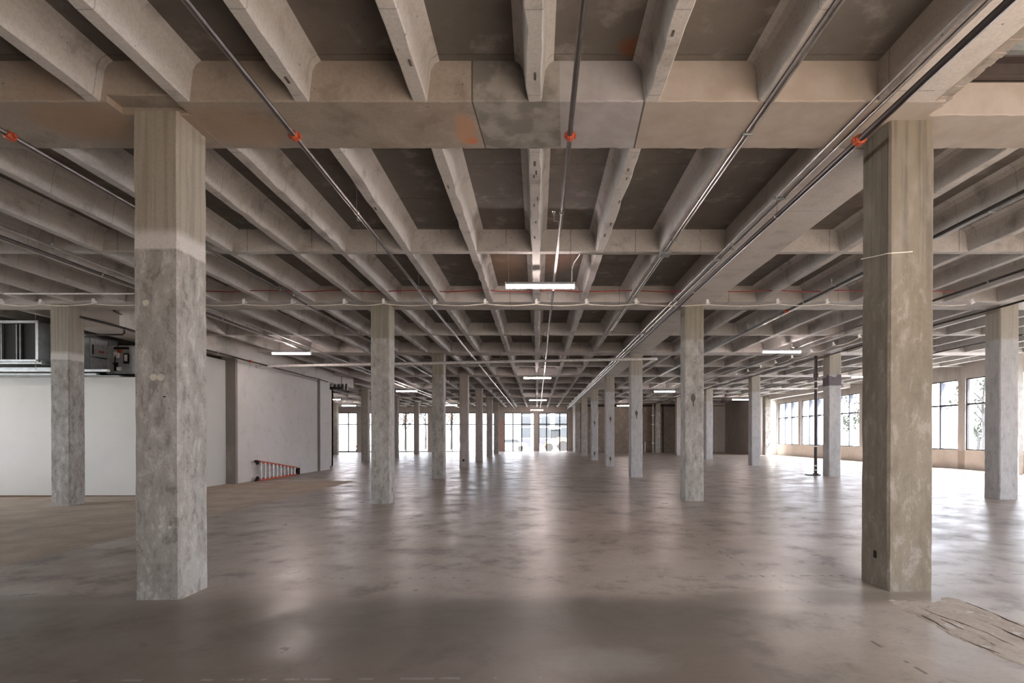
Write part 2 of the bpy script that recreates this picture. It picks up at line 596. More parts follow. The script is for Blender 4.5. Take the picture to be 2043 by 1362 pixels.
def glass(name, tint):
    m = D.materials.new(name)
    m.use_nodes = True
    t = m.node_tree
    t.nodes.clear()
    o = t.nodes.new('ShaderNodeOutputMaterial')
    mx = t.nodes.new('ShaderNodeMixShader')
    tr = t.nodes.new('ShaderNodeBsdfTransparent')
    tr.inputs[0].default_value = tint + (1,)
    gl = t.nodes.new('ShaderNodeBsdfGlossy')
    gl.inputs['Roughness'].default_value = .02
    lw = t.nodes.new('ShaderNodeLayerWeight')
    lw.inputs[0].default_value = .5
    pw = t.nodes.new('ShaderNodeMath')
    pw.operation = 'POWER'
    pw.inputs[1].default_value = 5
    t.links.new(lw.outputs['Facing'], pw.inputs[0])
    fr = t.nodes.new('ShaderNodeMath')
    fr.operation = 'MULTIPLY_ADD'
    fr.inputs[1].default_value = .5
    fr.inputs[2].default_value = .025
    t.links.new(pw.outputs[0], fr.inputs[0])
    t.links.new(fr.outputs[0], mx.inputs[0])
    t.links.new(tr.outputs[0], mx.inputs[1])
    t.links.new(gl.outputs[0], mx.inputs[2])
    t.links.new(mx.outputs[0], o.inputs[0])
    return m


# every pane is two surfaces, so the glass lets through the square of these
M['glass'] = glass('clear_glass', (.97, .98, .98))
M['dimming_glass'] = glass('grey_dimming_glass', (.90, .91, .93))  # grey tint added to dim the bright view through the panes
M['dark_dimming_glass'] = glass('dark_grey_dimming_glass', (.70, .70, .71))  # stronger added tint, dims the view through the far windows

# ================================================================ STRUCTURE
ZS = 4.5          # underside of joists and girders
ZT = 4.86         # underside of the slab
GY = [5.11 + 7.0 * n for n in range(-2, 7)]     # girder centre lines
GW = .39          # half width of a girder
XL, XR = -24.0, 18.3
Y0, Y1 = -10.0, 53.9

mb = MB()
mb.quad((XL - .3, Y0 - .3, fl(XL - .3)), (XR + .5, Y0 - .3, fl(XR + .5)), (XR + .5, Y1 + .5, fl(XR + .5)), (XL - .3, Y1 + .5, fl(XL - .3)))
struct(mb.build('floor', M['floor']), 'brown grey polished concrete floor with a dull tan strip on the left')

# slab (leaves the metal deck opening right of the near beam)
mb = MB()
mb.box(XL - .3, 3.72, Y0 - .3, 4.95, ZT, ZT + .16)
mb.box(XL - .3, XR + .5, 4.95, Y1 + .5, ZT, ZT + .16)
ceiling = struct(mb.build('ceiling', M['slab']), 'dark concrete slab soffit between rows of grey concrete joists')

# joists: one tapered, slightly flared and chipped piece per bay, copied


def joist_mesh(seed, length):
    rnd = random.Random(seed)
    n = 30
    mb = MB()
    prof = [(-.175, .36), (-.125, .325), (-.098, .27), (-.068, .012), (-.058, 0), (.058, 0), (.068, .012), (.098, .27), (.125, .325), (.175, .36)]
    k = len(prof)
    for i in range(n + 1):
        y = -length / 2 + length * i / n
        jl, jr, jz = rnd.gauss(0, .004), rnd.gauss(0, .004), abs(rnd.gauss(0, .002))
        if rnd.random() < .09:
            jl += .018
        if rnd.random() < .09:
            jr -= .018
        for q, (x, z) in enumerate(prof):
            if q in (3, 4):
                x += jl
            if q in (5, 6):
                x += jr
            mb.v.append((x, y, z + (jz if q in (3, 4, 5, 6) else 0)))
    for i in range(n):
        for q in range(k - 1):
            a = i * k + q
            mb.f.append((a, a + 1, a + k + 1, a + k))
            mb.m.append(0)
    return mb


JX = {
    'mid': [-3.97, -3.18, -2.11, -1.05, -.02, 1.03, 2.04],
    'right': [4.95, 6.0, 7.05, 8.1, 9.15, 10.32, 11.12],
    'far_right': [12.15, 13.2, 14.25, 15.3, 16.35, 17.35],
    'left': [-5.02, -6.07, -7.12, -8.17, -9.25, -10.4, -11.25],
    'far_left': [-12.3, -13.35, -14.4, -15.45, -16.5, -17.7, -18.5, -19.6, -20.7, -21.8, -22.9],
}
ALLX = sorted(sum(JX.values(), []))
LIM = {-1: (-8.3, 2.2), 0: (-14.5, 14.4), 1: (-14.5, 17.5), 2: (-9.4, 17.5), 3: (-23, 17.5), 4: (-23, 17.5), 5: (-23, 17.5), 6: (-23, 3.1)}
JM = []
for s in range(4):
    b = joist_mesh(s, 7.0 - 2 * GW + .02).build('joist', M['joist'], ceiling)
    JM.append(b.data)
    b.location = (JX['mid'][s], (GY[1] + GY[2]) / 2, ZS)
rnd = random.Random(5)
for bay, (xa, xb) in LIM.items():
    yc = (GY[bay + 2] + GY[bay + 3]) / 2 if bay < 6 else 50.45
    for x in ALLX:
        if xa <= x <= xb and not (bay == -1 and x in JX['mid'][:4]):
            o = D.objects.new('joist', JM[rnd.randrange(4)])
            o.parent = ceiling
            o.location = (x + rnd.gauss(0, .006), yc, ZS)
            if rnd.random() < .5:
                o.rotation_euler = (0, 0, math.pi)
            COL.objects.link(o)


def wavy_bar(mb, x0, x1, y0, y1, z0, z1, step=.3, amp=.006, seed=0, along='x', chip=.03):
    """concrete member with slightly uneven lower arrises"""
    rnd = random.Random(seed)
    n = max(2, int((x1 - x0) / step))
    base = len(mb.v)
    for i in range(n + 1):
        x = x0 + (x1 - x0) * i / n
        a, b, c = rnd.gauss(0, amp), rnd.gauss(0, amp), rnd.gauss(0, amp * .5 if step > .1 else amp * .05)
        if rnd.random() < .1:
            b -= rnd.uniform(0, chip)
        for (y, z) in ((y0, z1), (y0 + a * .3, z0 + .01), (y0 + a + .012, z0 + c), (y1 + b - .012, z0 + c), (y1 + b * .3, z0 + .01), (y1, z1)):
            mb.v.append((x, y, z) if along == 'x' else (y, x, z))
    for i in range(n):
        for q in range(6):
            q2 = (q + 1) % 6
            mb.f.append((base + i * 6 + q, base + i * 6 + q2, base + (i + 1) * 6 + q2, base + (i + 1) * 6 + q))
            mb.m.append(0)
    mb.f.append(tuple(base + q for q in range(6)))
    mb.m.append(0)
    mb.f.append(tuple(base + n * 6 + q for q in reversed(range(6))))
    mb.m.append(0)


for i, gy in enumerate(GY):
    mb = MB()
    if i == 1:      # not seen, behind the camera
        wavy_bar(mb, XL, 3.7, gy - GW, gy + GW, ZS, ZT + .05, 1.0, seed=i)
    elif i == 0:
        wavy_bar(mb, XL, 3.7, gy - GW, gy + GW, ZS, ZT + .05, 1.0, seed=i)
    elif i == 2:
        # the near girder has a shallow raised notch in front of the left column
        wavy_bar(mb, XL, -3.86, gy - GW, gy + GW, ZS, ZT + .05, .06, .004, seed=21, chip=.015)
        wavy_bar(mb, -3.86, -3.24, gy - GW, gy - .2, ZS + .055, ZT + .05, .2, .003, seed=22)
        wavy_bar(mb, -3.86, -3.24, gy - .2, gy + GW, ZS, ZT + .05, .2, .003, seed=25)
        wavy_bar(mb, -3.24, 3.66, gy - GW, gy + GW, ZS, ZT + .05, .05, .0045, seed=23, chip=.03)
        wavy_bar(mb, 3.66, XR, 4.92, gy + GW, ZS, ZT + .02, .06, .004, seed=24, chip=.02)
    else:
        wavy_bar(mb, XL, XR, gy - GW + .02, gy + GW - .02, ZS, ZT + .05, .3, .006, seed=i)
    mb.build('girder', M['near_girder'] if i == 2 else M['girder'], ceiling)
for bay in range(-1, 7):
    yc = (GY[bay + 2] + GY[bay + 3]) / 2 if bay < 6 else 50.45
    mb = MB()
    xa, xb = {-1: (XL, 3.6), 2: (-10, XR), 6: (XL, 3.6)}.get(bay, (XL, XR))
    wavy_bar(mb, xa, xb, yc - .07, yc + .07, ZS + .004, ZT + .05, .4, .003, seed=60 + bay)
    mb.build('bridging_rib', M['bridging'], ceiling)
    if bay == -1:
        mb = MB()
        wavy_bar(mb, GY[1] + GW, GY[2] - GW + .01, 3.05, 3.56, ZS - .003, ZT + .05, .2, .006, seed=91, along='y')
        mb.build('longitudinal_beam', M['beam'], ceiling)
        mb = MB()       # ragged sawn edge where the slab was cut away
        n0 = 130
        rnd = random.Random(3)
        for k in range(n0):
            ya = GY[1] + GW + (4.9 - GY[1] - GW) * k / n0
            yb = GY[1] + GW + (4.9 - GY[1] - GW) * (k + 1) / n0
            q = mnoise.noise((k * .21, 2, 5))
            mb.box(3.50, 3.58 + .03 * q + rnd.uniform(-.01, .01), ya, yb, ZS + .004 + rnd.uniform(0, .006), ZT + .05)
            mb.box(3.56, 3.69 + .03 * mnoise.noise((k * .17, 8, 5)) + rnd.uniform(0, .012), ya, yb, ZS + .02 + .02 * q + rnd.uniform(0, .015), ZT + .05)
        tag(mb.build('sawn_edge', M['broken_edge'], ceiling), 'ragged broken concrete edge along the beam', kind='stuff')
    elif bay < 6:
        mb = MB()
        wavy_bar(mb, GY[bay + 2] + GW, GY[bay + 3] - GW, 3.05, 3.95, ZS - .003, ZT + .05, .3, .005, seed=90 + bay, along='y')
        mb.build('longitudinal_beam', M['beam'], ceiling)
    else:
        mb = MB()
        wavy_bar(mb, GY[8] + GW, Y1, 3.05, 3.95, ZS - .003, ZT + .05, .3, .005, seed=90 + bay, along='y')
        mb.build('longitudinal_beam', M['beam'], ceiling)
# dark stencil dabs on the undersides of the nearest joists
rnd = random.Random(12)
for (jx, ys) in ((-.02, (4.35, 3.55, 5.75, 5.95, 6.05, 6.6, 6.8, 7.35, 7.9)), (1.03, (3.2, 3.9, 5.9, 6.1, 6.7, 7.4, 7.8)), (-1.05, (4.2, 3.4, 6.3)), (-2.11, (4.4, 6.9)), (2.04, (6.6,))):
    for yy in ys:
        px = jx + rnd.uniform(-.035, .02)
        mb = MB()
        mb.box(px, px + rnd.uniform(.012, .024), yy, yy + rnd.uniform(.05, .11), ZS - .003, ZS + .002)
        mb.build('stencil_dab', M['scar_shade'], ceiling)
# beam along the left wall line
mb = MB()
wavy_bar(mb, 12.5, 28.4, -11.1, -9.93, 4.10, ZT + .05, .4, .006, seed=77, along='y')
mb.build('longitudinal_beam', M['beam'], ceiling)
# perimeter beam by the right windows
mb = MB()
wavy_bar(mb, 29.8, 39.9, 17.35, 17.75, 4.27, ZT + .05, .4, .006, seed=78, along='y')
mb.build('longitudinal_beam', M['beam'], ceiling)

# metal deck over the opening at the right, steel channel on the girder
deck = MB()
nrib = 24
for k in range(nrib):
    y = 4.92 - k * .30
    deck.box(3.70, XR + .5, y - .18, y, 4.97, 5.05)
    deck.box(3.70, XR + .5, y - .30, y - .18, 5.02, 5.05)
mb = deck
d = mb.build('metal_deck', M['galv'], ceiling)
mb = MB()
mb.box(3.70, XR, 4.89, 4.92, 4.80, 4.97)
mb.box(3.70, XR, 4.80, 4.90, 4.955, 4.97)
mb.box(3.70, XR, 4.84, 4.90, 4.80, 4.812)
mb.build('steel_channel', M['steel'], ceiling)

# ---- walls
mb = MB()
mb.box(XL, XR, Y0 - .25, Y0, -.3, ZT + .2)
struct(mb.build('wall_back', M['brown_wall']))
mb = MB()
mb.box(XL - .25, XL, 13.8, Y1, -.4, ZT + .2)
XW = -18.6  # near left wall pulled in so its added windows light more strongly
ADDED_LWY = [(-1.2 + 3.7 * k, 2.0 + 3.7 * k) for k in range(1, 4)]  # unseen windows, added to light the left side of the hall
mb.box(XW - .3, XW, Y0, 13.95, -.4, .8)
mb.box(XW - .3, XW, Y0, 13.95, 4.0, ZT + .2)
be = [Y0] + sum([[a, b] for a, b in ADDED_LWY], []) + [13.95]
for k in range(0, len(be), 2):
    mb.box(XW - .3, XW, be[k], be[k + 1], .8, 4.0)
struct(mb.build('wall_left', M['end_wall']))

# white partition at left with its brown bottom edge, and the return along the wall line
mb = MB()
mb.box(XL, -10.28, 13.8, 13.95, -.3, 3.06)
mb.box(-10.43, -10.28, 13.8, 17.45, -.3, 4.0)
struct(mb.build('wall_partition', M['white_wall']), 'white painted partition wall at the left under the air handling unit')
mb = MB()
mb.box(-15, -10.3, 13.785, 13.81, fl(-10.5) - .06, fl(-10.5) + .022)
struct(mb.build('baseboard_left', M['brown_edge']))
# darkness above the partition: dark sheet behind the unit, shade put into its colour
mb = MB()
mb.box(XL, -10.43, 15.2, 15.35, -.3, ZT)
struct(mb.build('wall_shade', M['scar_shade']))
# grey wall that runs back on the left
mb = MB()
mb.box(-10.4, -9.97, 17.45, 24.6, -.3, 4.12)
mb.box(-10.6, -9.86, 23.85, 24.95, -.3, 4.14)
struct(mb.build('wall_side', M['grey_wall']), 'grey rendered wall at the left with the stepladder lying against it')
mb = MB()
mb.box(-10.42, -9.955, 17.33, 17.455, -.3, 4.12)
struct(mb.build('trim_1', M['shaded_pier']), 'end face of the left grey wall with shade painted into its colour')
mb = MB()
mb.box(-10.09, -9.855, 23.82, 23.86, -.1, 4.14)
struct(mb.build('trim_5', M['shaded_pier']), 'painted shade strip on the front of the pilaster at the end of the grey wall')
mb = MB()
mb.box(XL, -11.08, 28.3, 28.5, -.3, ZT)
mb.box(-11.3, -11.08, 24.9, 28.5, -.3, ZT)
struct(mb.build('wall_end', M['grey_wall']), 'pale wall end beyond the grey wall at the left')


def pane_window(n, kind, a0, a1, mulls, z0, z1, zt, fixed):
    """window_n: frame + mullions + transoms + one pane per opening.  kind 'y' = in the far wall (runs along x), 'x' = in the right wall"""
    P = {'y': lambda mb, p0, p1, d0, d1, q0, q1: mb.box(p0, p1, fixed + d0, fixed + d1, q0, q1),
         'x': lambda mb, p0, p1, d0, d1, q0, q1: mb.box(fixed + d0, fixed + d1, p0, p1, q0, q1)}[kind]
    c = ((a0 + a1) / 2, fixed, z0) if kind == 'y' else (fixed, (a0 + a1) / 2, z0)
    fr = MB()
    f = .045 if kind == 'x' else .07
    mw = .035 if kind == 'x' else .055
    P(fr, a0, a1, .05, .15, z0, z0 + f)
    P(fr, a0, a1, .05, .15, z1 - f, z1)
    P(fr, a0, a0 + f, .05, .15, z0 + f, z1 - f)
    P(fr, a1 - f, a1, .05, .15, z0 + f, z1 - f)
    root = fr.build('window_%d' % n, M['frame'], loc=c)
    root['kind'] = 'structure'
    deep = .22 if kind == 'x' else .13
    for u in mulls:
        mb = MB()
        P(mb, u - mw, u + mw, .04, .06, z0 + f, z1 - f)
        mb.build('mullion', M['frame'], root)
        mb = MB()
        P(mb, u - .03, u + .03, .06, .06 + deep, z0 + f, z1 - f)
        mb.build('mullion_fin', M['mull'] if kind == 'x' else M['frame'], root)
    ed = [a0 + f] + list(mulls) + [a1 - f]
    for u, v in zip(ed[:-1], ed[1:]):
        uu, vv = u + (mw if u in mulls else 0), v - (mw if v in mulls else 0)
        mb = MB()
        P(mb, uu, vv, .04, .14, zt - mw, zt + mw)
        mb.build('transom', M['frame'], root)
        for q0, q1 in ((z0 + f, zt - mw), (zt + mw, z1 - f)):
            mb = MB()
            P(mb, uu, vv, .095, .107, q0, q1)
            mb.build('pane', M['dimming_glass' if kind == 'x' else 'dark_dimming_glass'], root)
    return root


# far wall
FW = [(-21.5, -18.5, (-20.45, -19.4)), (-17.7, -14.75, (-16.7, -15.7)), (-14.4, -11.2, (-13.5, -12.4)), (-10.45, -7.45, (-9.7, -8.75)),
      (-7.1, -3.95, (-6.05, -5.0)), (-3.4, -.30, (-2.5, -1.6)), (.15, 3.08, (.95, 2.3))]
fz = -.05
mb = MB()
mb.box(XL, 3.5, Y1, Y1 + .4, 3.93, ZT + .1)
mb.box(XL, 3.5, Y1 + .02, Y1 + .3, -.35, fz)
edges = [XL] + sum([[a, b] for a, b, _ in FW], []) + [3.5]
for k in range(0, len(edges), 2):
    mb.box(edges[k], edges[k + 1], Y1, Y1 + .4, -.35, 3.95)
struct(mb.build('wall_far', M['pier']), 'far concrete wall of piers and header around the tall shop windows')
mb = MB()
mb.box(-3.93, -3.43, Y1 - .05, Y1, fl(-3.6), 3.25)
struct(mb.build('trim_2', M['pink']), 'salmon coloured lower part of the far wall pier')
mb = MB()
mb.box(3.10, 3.75, Y1 - .12, Y1 + .05, -.2, ZT)
struct(mb.build('trim_3', M['pier']))
for i, (a, b, ms) in enumerate(FW):
    pane_window(i + 1, 'y', a, b, ms, fz, 3.93, 2.76, Y1)

# right wall with strip windows on a sill wall
ZSILL, ZWT = .92, 3.98
PC = [19.17 + 3.5 * k for k in range(-4, 7)]
mb = MB()
mb.box(XR, XR + .35, Y0 - .2, 40.1, -.3, ZSILL)
mb.box(XR, XR + .35, Y0 - .2, PC[0] - .2, ZSILL, ZT + .2)
struct(mb.build('wall_right', M['sill']), 'pale concrete sill wall, piers and header of the right window wall')
mb = MB()
mb.box(XR, XR + .35, PC[0] - .2, 40.1, ZWT, ZT + .2)
h = mb.build('header', M['pier'], D.objects['wall_right'])
for p in PC:
    mb = MB()
    mb.box(XR, XR + .35, p - .2, p + .2, ZSILL, ZWT)
    mb.build('pier', M['pier'], D.objects['wall_right'])
mb = MB()
mb.cbox(XR - .012, XR + .02, 22.5, 22.85, fl(XR) + .02, ZSILL - .02, .004)
mb.build('stained_strip', M['trench'], D.objects['wall_right'])
mb = MB()
mb.box(XR - .012, XR + .02, 32.0, 34.6, fl(XR) + .01, ZSILL - .03)
mb.build('grey_patch', M['pier'], D.objects['wall_right'])
k = 8
for p, q in zip(PC[:-1], PC[1:]):
    a, b = p + .2, q - .2
    pane_window(k, 'x', a, b, (a + (b - a) * .34, a + (b - a) * .67), ZSILL, ZWT, 2.88, XR)
    k += 1
# return wall past the windows, recess and dark block wall at the far right
mb = MB()
mb.box(17.05, XR + .4, 40.1, 40.35, -.1, ZT)
struct(mb.build('wall_return', M['bright_wall']), 'bright white return wall at the far end of the right windows')
mb = MB()
mb.box(17.05, 17.3, 40.35, 48.2, -.1, ZT)
struct(mb.build('wall_recess', M['end_wall']))
mb = MB()
mb.box(3.62, 17.3, 48.0, 48.25, -.1, ZT)
struct(mb.build('wall_block', M['brown_wall']), 'dark brown block wall at the far right behind the columns')
mb = MB()
mb.box(3.62, 3.86, 48.25, Y1, -.1, ZT)
struct(mb.build('wall_corner', M['end_wall']))
mb = MB()
mb.box(15.45, 15.52, 47.9, 48.0, 0, 4.2)
mb.box(15.52, 17.05, 47.7, 48.0, 0, ZT)
struct(mb.build('trim_4', M['grey_wall']), 'grey concrete panel beside the dark block wall')

for (a, b) in ADDED_LWY:  # frames and panes of the added, unseen left windows
    mb = MB()
    mb.box(XW - .2, XW - .1, a, b, .8, .86)
    mb.box(XW - .2, XW - .1, a, b, 3.94, 4.0)
    mb.box(XW - .2, XW - .1, a, a + .06, .86, 3.94)
    mb.box(XW - .2, XW - .1, b - .06, b, .86, 3.94)
    r = mb.build('window_%d' % k, M['frame'], loc=(XW, a, .8))
    r['kind'] = 'structure'
    mb = MB()
    mb.box(XW - .155, XW - .143, a + .06, b - .06, .86, 3.94)
    mb.build('pane', M['glass'], r)
    k += 1
portal('portal_added_left_windows', (XW - .4, (ADDED_LWY[0][0] + ADDED_LWY[-1][1]) / 2, 2.4), (0, math.radians(-90), 0), 3.2, ADDED_LWY[-1][1] - ADDED_LWY[0][0])
portal('portal_right_windows', (XR + .3, (PC[0] + PC[-1]) / 2, (ZSILL + ZWT) / 2), (0, math.radians(90), 0), ZWT - ZSILL, PC[-1] - PC[0])
portal('portal_far_windows', (-9.2, Y1 + .3, 1.95), (math.radians(-90), 0, 0), 24.6, 3.95)

# ================================================================ COLUMNS
ORD = ['nearest', 'second', 'third', 'fourth', 'fifth', 'sixth', 'seventh', 'eighth']


def column(x, y, mat, label, group, wx=.432, wy=.43, z1=ZS + .02, seed=0, marks=()):
    """square cast column with chamfered, slightly knocked arrises; x = centre, y = front face"""
    rnd = random.Random(seed)
    z0 = fl(x) - .01
    ch = .022
    n = 26
    mb = MB()
    hx = wx / 2
    for i in range(n + 1):
        z = z0 + (z1 - z0) * i / n
        for (px, py, dx, dy) in ((-hx, ch, 1, 0), (-hx + ch, 0, 0, 1), (hx - ch, 0, 0, 1), (hx, ch, -1, 0),
                                 (hx, wy - ch, -1, 0), (hx - ch, wy, 0, -1), (-hx + ch, wy, 0, -1), (-hx, wy - ch, 1, 0)):
            j = abs(rnd.gauss(0, .003)) + (rnd.uniform(.004, .012) if rnd.random() < .05 else 0)
            mb.v.append((x + px + dx * j, y + py + dy * j, z))
    for i in range(n):
        for q in range(8):
            q2 = (q + 1) % 8
            mb.f.append((i * 8 + q, i * 8 + q2, (i + 1) * 8 + q2, (i + 1) * 8 + q))
            mb.m.append(0)
    mb.f.append(tuple(range(8)))
    mb.m.append(0)
    mb.f.append(tuple(n * 8 + q for q in range(8)))
    mb.m.append(0)
    o = mb.build('concrete_column', mat, loc=(x, y + wy / 2, z0))
    tag(o, label, 'column', group, 'thing')
    for mk in marks:
        mk(o, x, y, hx, wy)
    return o


def teardrop(zc, hw=.045, hh=.16, dx=.0):
    def f(o, x, y, hx, wy):
        mb = MB()
        pts = [(0, 1), (.55, .8), (1, .45), (.95, .15), (.55, -.1), (.35, -.35), (.28, -.8), (.1, -1), (-.1, -.95), (-.22, -.6), (-.3, -.3), (-.6, -.05), (-1, .2), (-.95, .55), (-.5, .9)]
        mb.prism([(x + dx + p * hw, zc + q * hh) for p, q in pts], 'y', y - .002, y + .02)
        tag(mb.build('scar', M['scar_shade'], o), 'dark teardrop shaped scar')
    return f


def slot(zc, hw, hh, dx=0, side=None):
    def f(o, x, y, hx, wy):
        mb = MB()
        if side == 'left':
            mb.cbox(x - hx - .002, x - hx + .02, y + dx - hw, y + dx + hw, zc - hh, zc + hh, .002)
        elif side == 'right':
            mb.cbox(x + hx - .02, x + hx + .003, y + dx - hw, y + dx + hw, zc - hh, zc + hh, .002)
        else:
            mb.cbox(x + dx - hw, x + dx + hw, y - .002, y + .02, zc - hh, zc + hh, .002)
        tag(mb.build('outlet_recess', M['black'], o), 'small black rectangular hole')
    return f


def dab(zc, r, dx=0, mat='filler', nm='filler_dab'):
    def f(o, x, y, hx, wy):
        mb = MB()
        mb.disc((x + dx, y - .001, zc), r, r, 14, .004, seed=int(zc * 100 + dx * 1000))
        mb.build(nm, M[mat], o)
    return f


def painted_band(z0, z1):
    def f(o, x, y, hx, wy):
        mb = MB()
        rnd = random.Random(4)
        e = .004
        ring = [(x - hx - e, y + wy), (x - hx - e, y - e), (x + hx + e, y - e), (x + hx + e, y + wy)]
        pts = []
        for (p, q) in zip(ring[:-1], ring[1:]):
            for k in range(9):
                pts.append((p[0] + (q[0] - p[0]) * k / 9, p[1] + (q[1] - p[1]) * k / 9))
        pts.append(ring[-1])
        for (px, py) in pts:
            mb.v.append((px, py, z0))
            mb.v.append((px, py, z1 + rnd.uniform(-.07, .06)))
        for i in range(len(pts) - 1):
            mb.f.append((2 * i, 2 * i + 2, 2 * i + 3, 2 * i + 1))
            mb.m.append(0)
        tag(mb.build('painted_band', M['paint_band'], o), 'charcoal painted band with a jagged top edge')
    return f


def sign_scar(o, x, y, hx, wy):
    teardrop(2.52, .05, .15)(o, x, y, hx, wy)


def clipped_cable(o, x, y, hx, wy):
    mb = MB()
    mb.tube([(x - hx - .004, y + wy, 3.33), (x - hx - .004, y + .2, 3.28), (x - hx - .004, y + .02, 3.245), (x - hx + .02, y - .004, 3.24), (x - .05, y - .004, 3.25), (x + .0, y - .004, 3.255)], .005, 6)
    mb.build('clipped_cable', M['cream_cable'], o)


GL, GR, GLL, GRR = 'columns left of the middle aisle', 'columns right of the middle aisle', 'columns of the far left row', 'columns of the far right row'
LY = [4.88 + 6.99 * n for n in range(7)]
RY = [5.0 + 7.01 * n for n in range(7)]
column(-3.54, LY[0], M['col_patch'], 'big near concrete column with pale filler band, scraped grey below, left of the aisle', GL, .425, .43, seed=1,
       marks=(dab(2.05, .03, -.02), dab(2.05, .032, .045), dab(2.74, .028, -.09), slot(1.87, .012, .005, .075), dab(.66, .016, .03), dab(.655, .015, .12)))
lab = [None, 'second column left of the aisle, scraped grey shaft with brown head above a crisp line',
       'third column left of the aisle, grey, crossed near its top by the pale drain pipe',
       'fourth column left of the aisle, with a black hole low on its front',
       'fifth column left of the aisle, rosy brown before the far windows',
       'sixth column left of the aisle, brown with a pale ring near its head',
       'seventh column left of the aisle, last one before the far window wall']
mats = [None, 'col_grey', 'col_grey', 'col_pink', 'col_pink', 'col_dull', 'col_grey']
xs = [None, -3.55, -3.57, -3.62, -3.66, -3.64, -3.68]
for n in range(1, 7):
    mk = {1: (slot(.28, .012, .05, .2, 'right'),), 3: (slot(.33, .05, .05, -.02),)}.get(n, ())
    column(xs[n], LY[n], M[mats[n]], lab[n], GL, seed=10 + n, marks=mk)
column(3.56, RY[0], M['col_tan'], 'big near tan concrete column with small black hole low down, right of the aisle', GR, .435, .43, seed=2,
       marks=(slot(.335, .018, .035, .20, 'left'), clipped_cable))
lab = [None, 'second column right of the aisle, grey shaft, dark teardrop scar at mid height',
       'third column right of the aisle, pale shaft passing behind the drain pipe elbow',
       'fourth column right of the aisle, pale, scarred near head and foot',
       'fifth column right of the aisle, pale with a small drop shaped scar',
       'sixth column right of the aisle, brownish before the dark block wall',
       'seventh column right of the aisle, at the corner of the dark block wall']
mats = [None, 'col_grey', 'col_pale', 'col_pale', 'col_pale', 'col_dull', 'col_grey']
for n in range(1, 7):
    mk = {1: (teardrop(2.33, .05, .15, -.03),), 2: (teardrop(2.29, .05, .16, -.01),), 3: (teardrop(2.32, .05, .17, .02), teardrop(.35, .05, .16, .02)),
          4: (teardrop(2.31, .05, .18, .0), teardrop(.38, .05, .18, .0))}.get(n, ())
    column(3.59 + .004 * n, RY[n], M[mats[n]], lab[n], GR, seed=20 + n, marks=mk)
for n, l in ((1, 'mottled column at the far left before the white partition and air unit'), (4, 'pale spotted column standing past the end of the grey left wall'),
             (5, 'column at the left partly hidden beside the second aisle column'), (6, 'last column of the far left row, in front of the far windows')):
    column(-10.82, 4.9 + 7.0 * n, M['col_patch' if n == 1 else 'col_dull'], l, GLL, seed=30 + n)
column(-18.1, 46.9, M['col_grey'], 'grey column deep in the left beyond the pale wall end', None, seed=41)
lab = {1: 'right hand column nearest the right windows, brown and pale with lavender foot', 2: 'right column with a jagged charcoal painted band, beside the black standpipe',
       3: 'right column standing near the bright white return wall', 4: 'right column in front of the grey concrete panel',
       5: 'narrow looking right column in front of the dark block wall with pipes', 6: 'column engaged in the dark block wall behind the vertical pipes'}
for n in range(1, 7):
    column(10.74 + (.06 if n > 2 else 0), 4.95 + 7.0 * n, M[['', 'col_pale', 'col_pale', 'col_pale', 'col_pale', 'col_pink', 'col_grey'][n]], lab[n], GRR, seed=50 + n,
           marks=(painted_band(3.34, 3.70),) if n == 2 else ())
column(17.33, 18.95, M['col_dull'], 'concrete column against the right window wall at the picture edge', None, .45, .5, seed=61)
column(17.3, 39.4, M['col_grey'], 'grey column at the corner of the bright return wall', None, .42, .5, seed=62)

# ================================================================ BROKEN FLOOR PATCH
mb = MB()
nx, ny = 26, 150
for j in range(ny + 1):
    y = 2.0 + (4.86 - 2.0) * j / ny
    for i in range(nx + 1):
        u = i / nx
        n1 = mnoise.noise((y * 1.7, 7, 1 if u < .5 else 4)) * .07 + mnoise.noise((y * 7, 3, 2 if u < .5 else 6)) * .035
        x = 3.10 + .78 * u + n1 * (2 * abs(u - .5)) ** 1.5 + max(0, y - 4.45) * (.35 if u < .5 else -.1) * abs(u - .5)
        e = min(u * nx, (1 - u) * nx, (4.86 - y + .12 * mnoise.noise((x * 6, 1, 3))) * 12)
        h = .003 + .006 * mnoise.noise((x * 7, y * 5, 0)) + .004 * mnoise.noise((x * 25, y * 25, 0))
        if e < 1:
            h = -.006
        elif e < 2:
            h -= .002
        mb.v.append((x, y, fl(x) + h))
for j in range(ny):
    for i in range(nx):
        a = j * (nx + 1) + i
        mb.f.append((a, a + 1, a + nx + 2, a + nx + 1))
        mb.m.append(0)
tr = mb.build('floor_patch', M['trench'], loc=(3.46, 3.4, fl(3.46)))
tag(tr, 'rough broken tan concrete trench patch in the floor beside the near right column', 'floor patch')
mb = MB()
for (a, y0_, y1_, sd, am) in ((3.17, 2.1, 4.35, 1, .07), (3.80, 2.1, 4.7, 2, .06), (3.36, 2.2, 4.5, 3, .08), (3.58, 3.2, 4.3, 4, .09), (3.27, 3.7, 4.4, 5, .05)):
    n = int((y1_ - y0_) / .03)
    pts, rr = [], []
    for k in range(n):
        y = y0_ + (y1_ - y0_) * k / n
        x = a + am * mnoise.noise((y * 1.7, sd * 7.3, 1)) + .02 * mnoise.noise((y * 9, sd, 4))
        pts.append((x, y, fl(x) + .001))
        rr.append(.0025 + .011 * max(0, mnoise.noise((y * 2.7, sd, 9)) + .15))
    mb.tube(pts, rr, 5)
mb.build('crack', M['crack'], tr)

# ================================================================ LINEAR LIGHTS


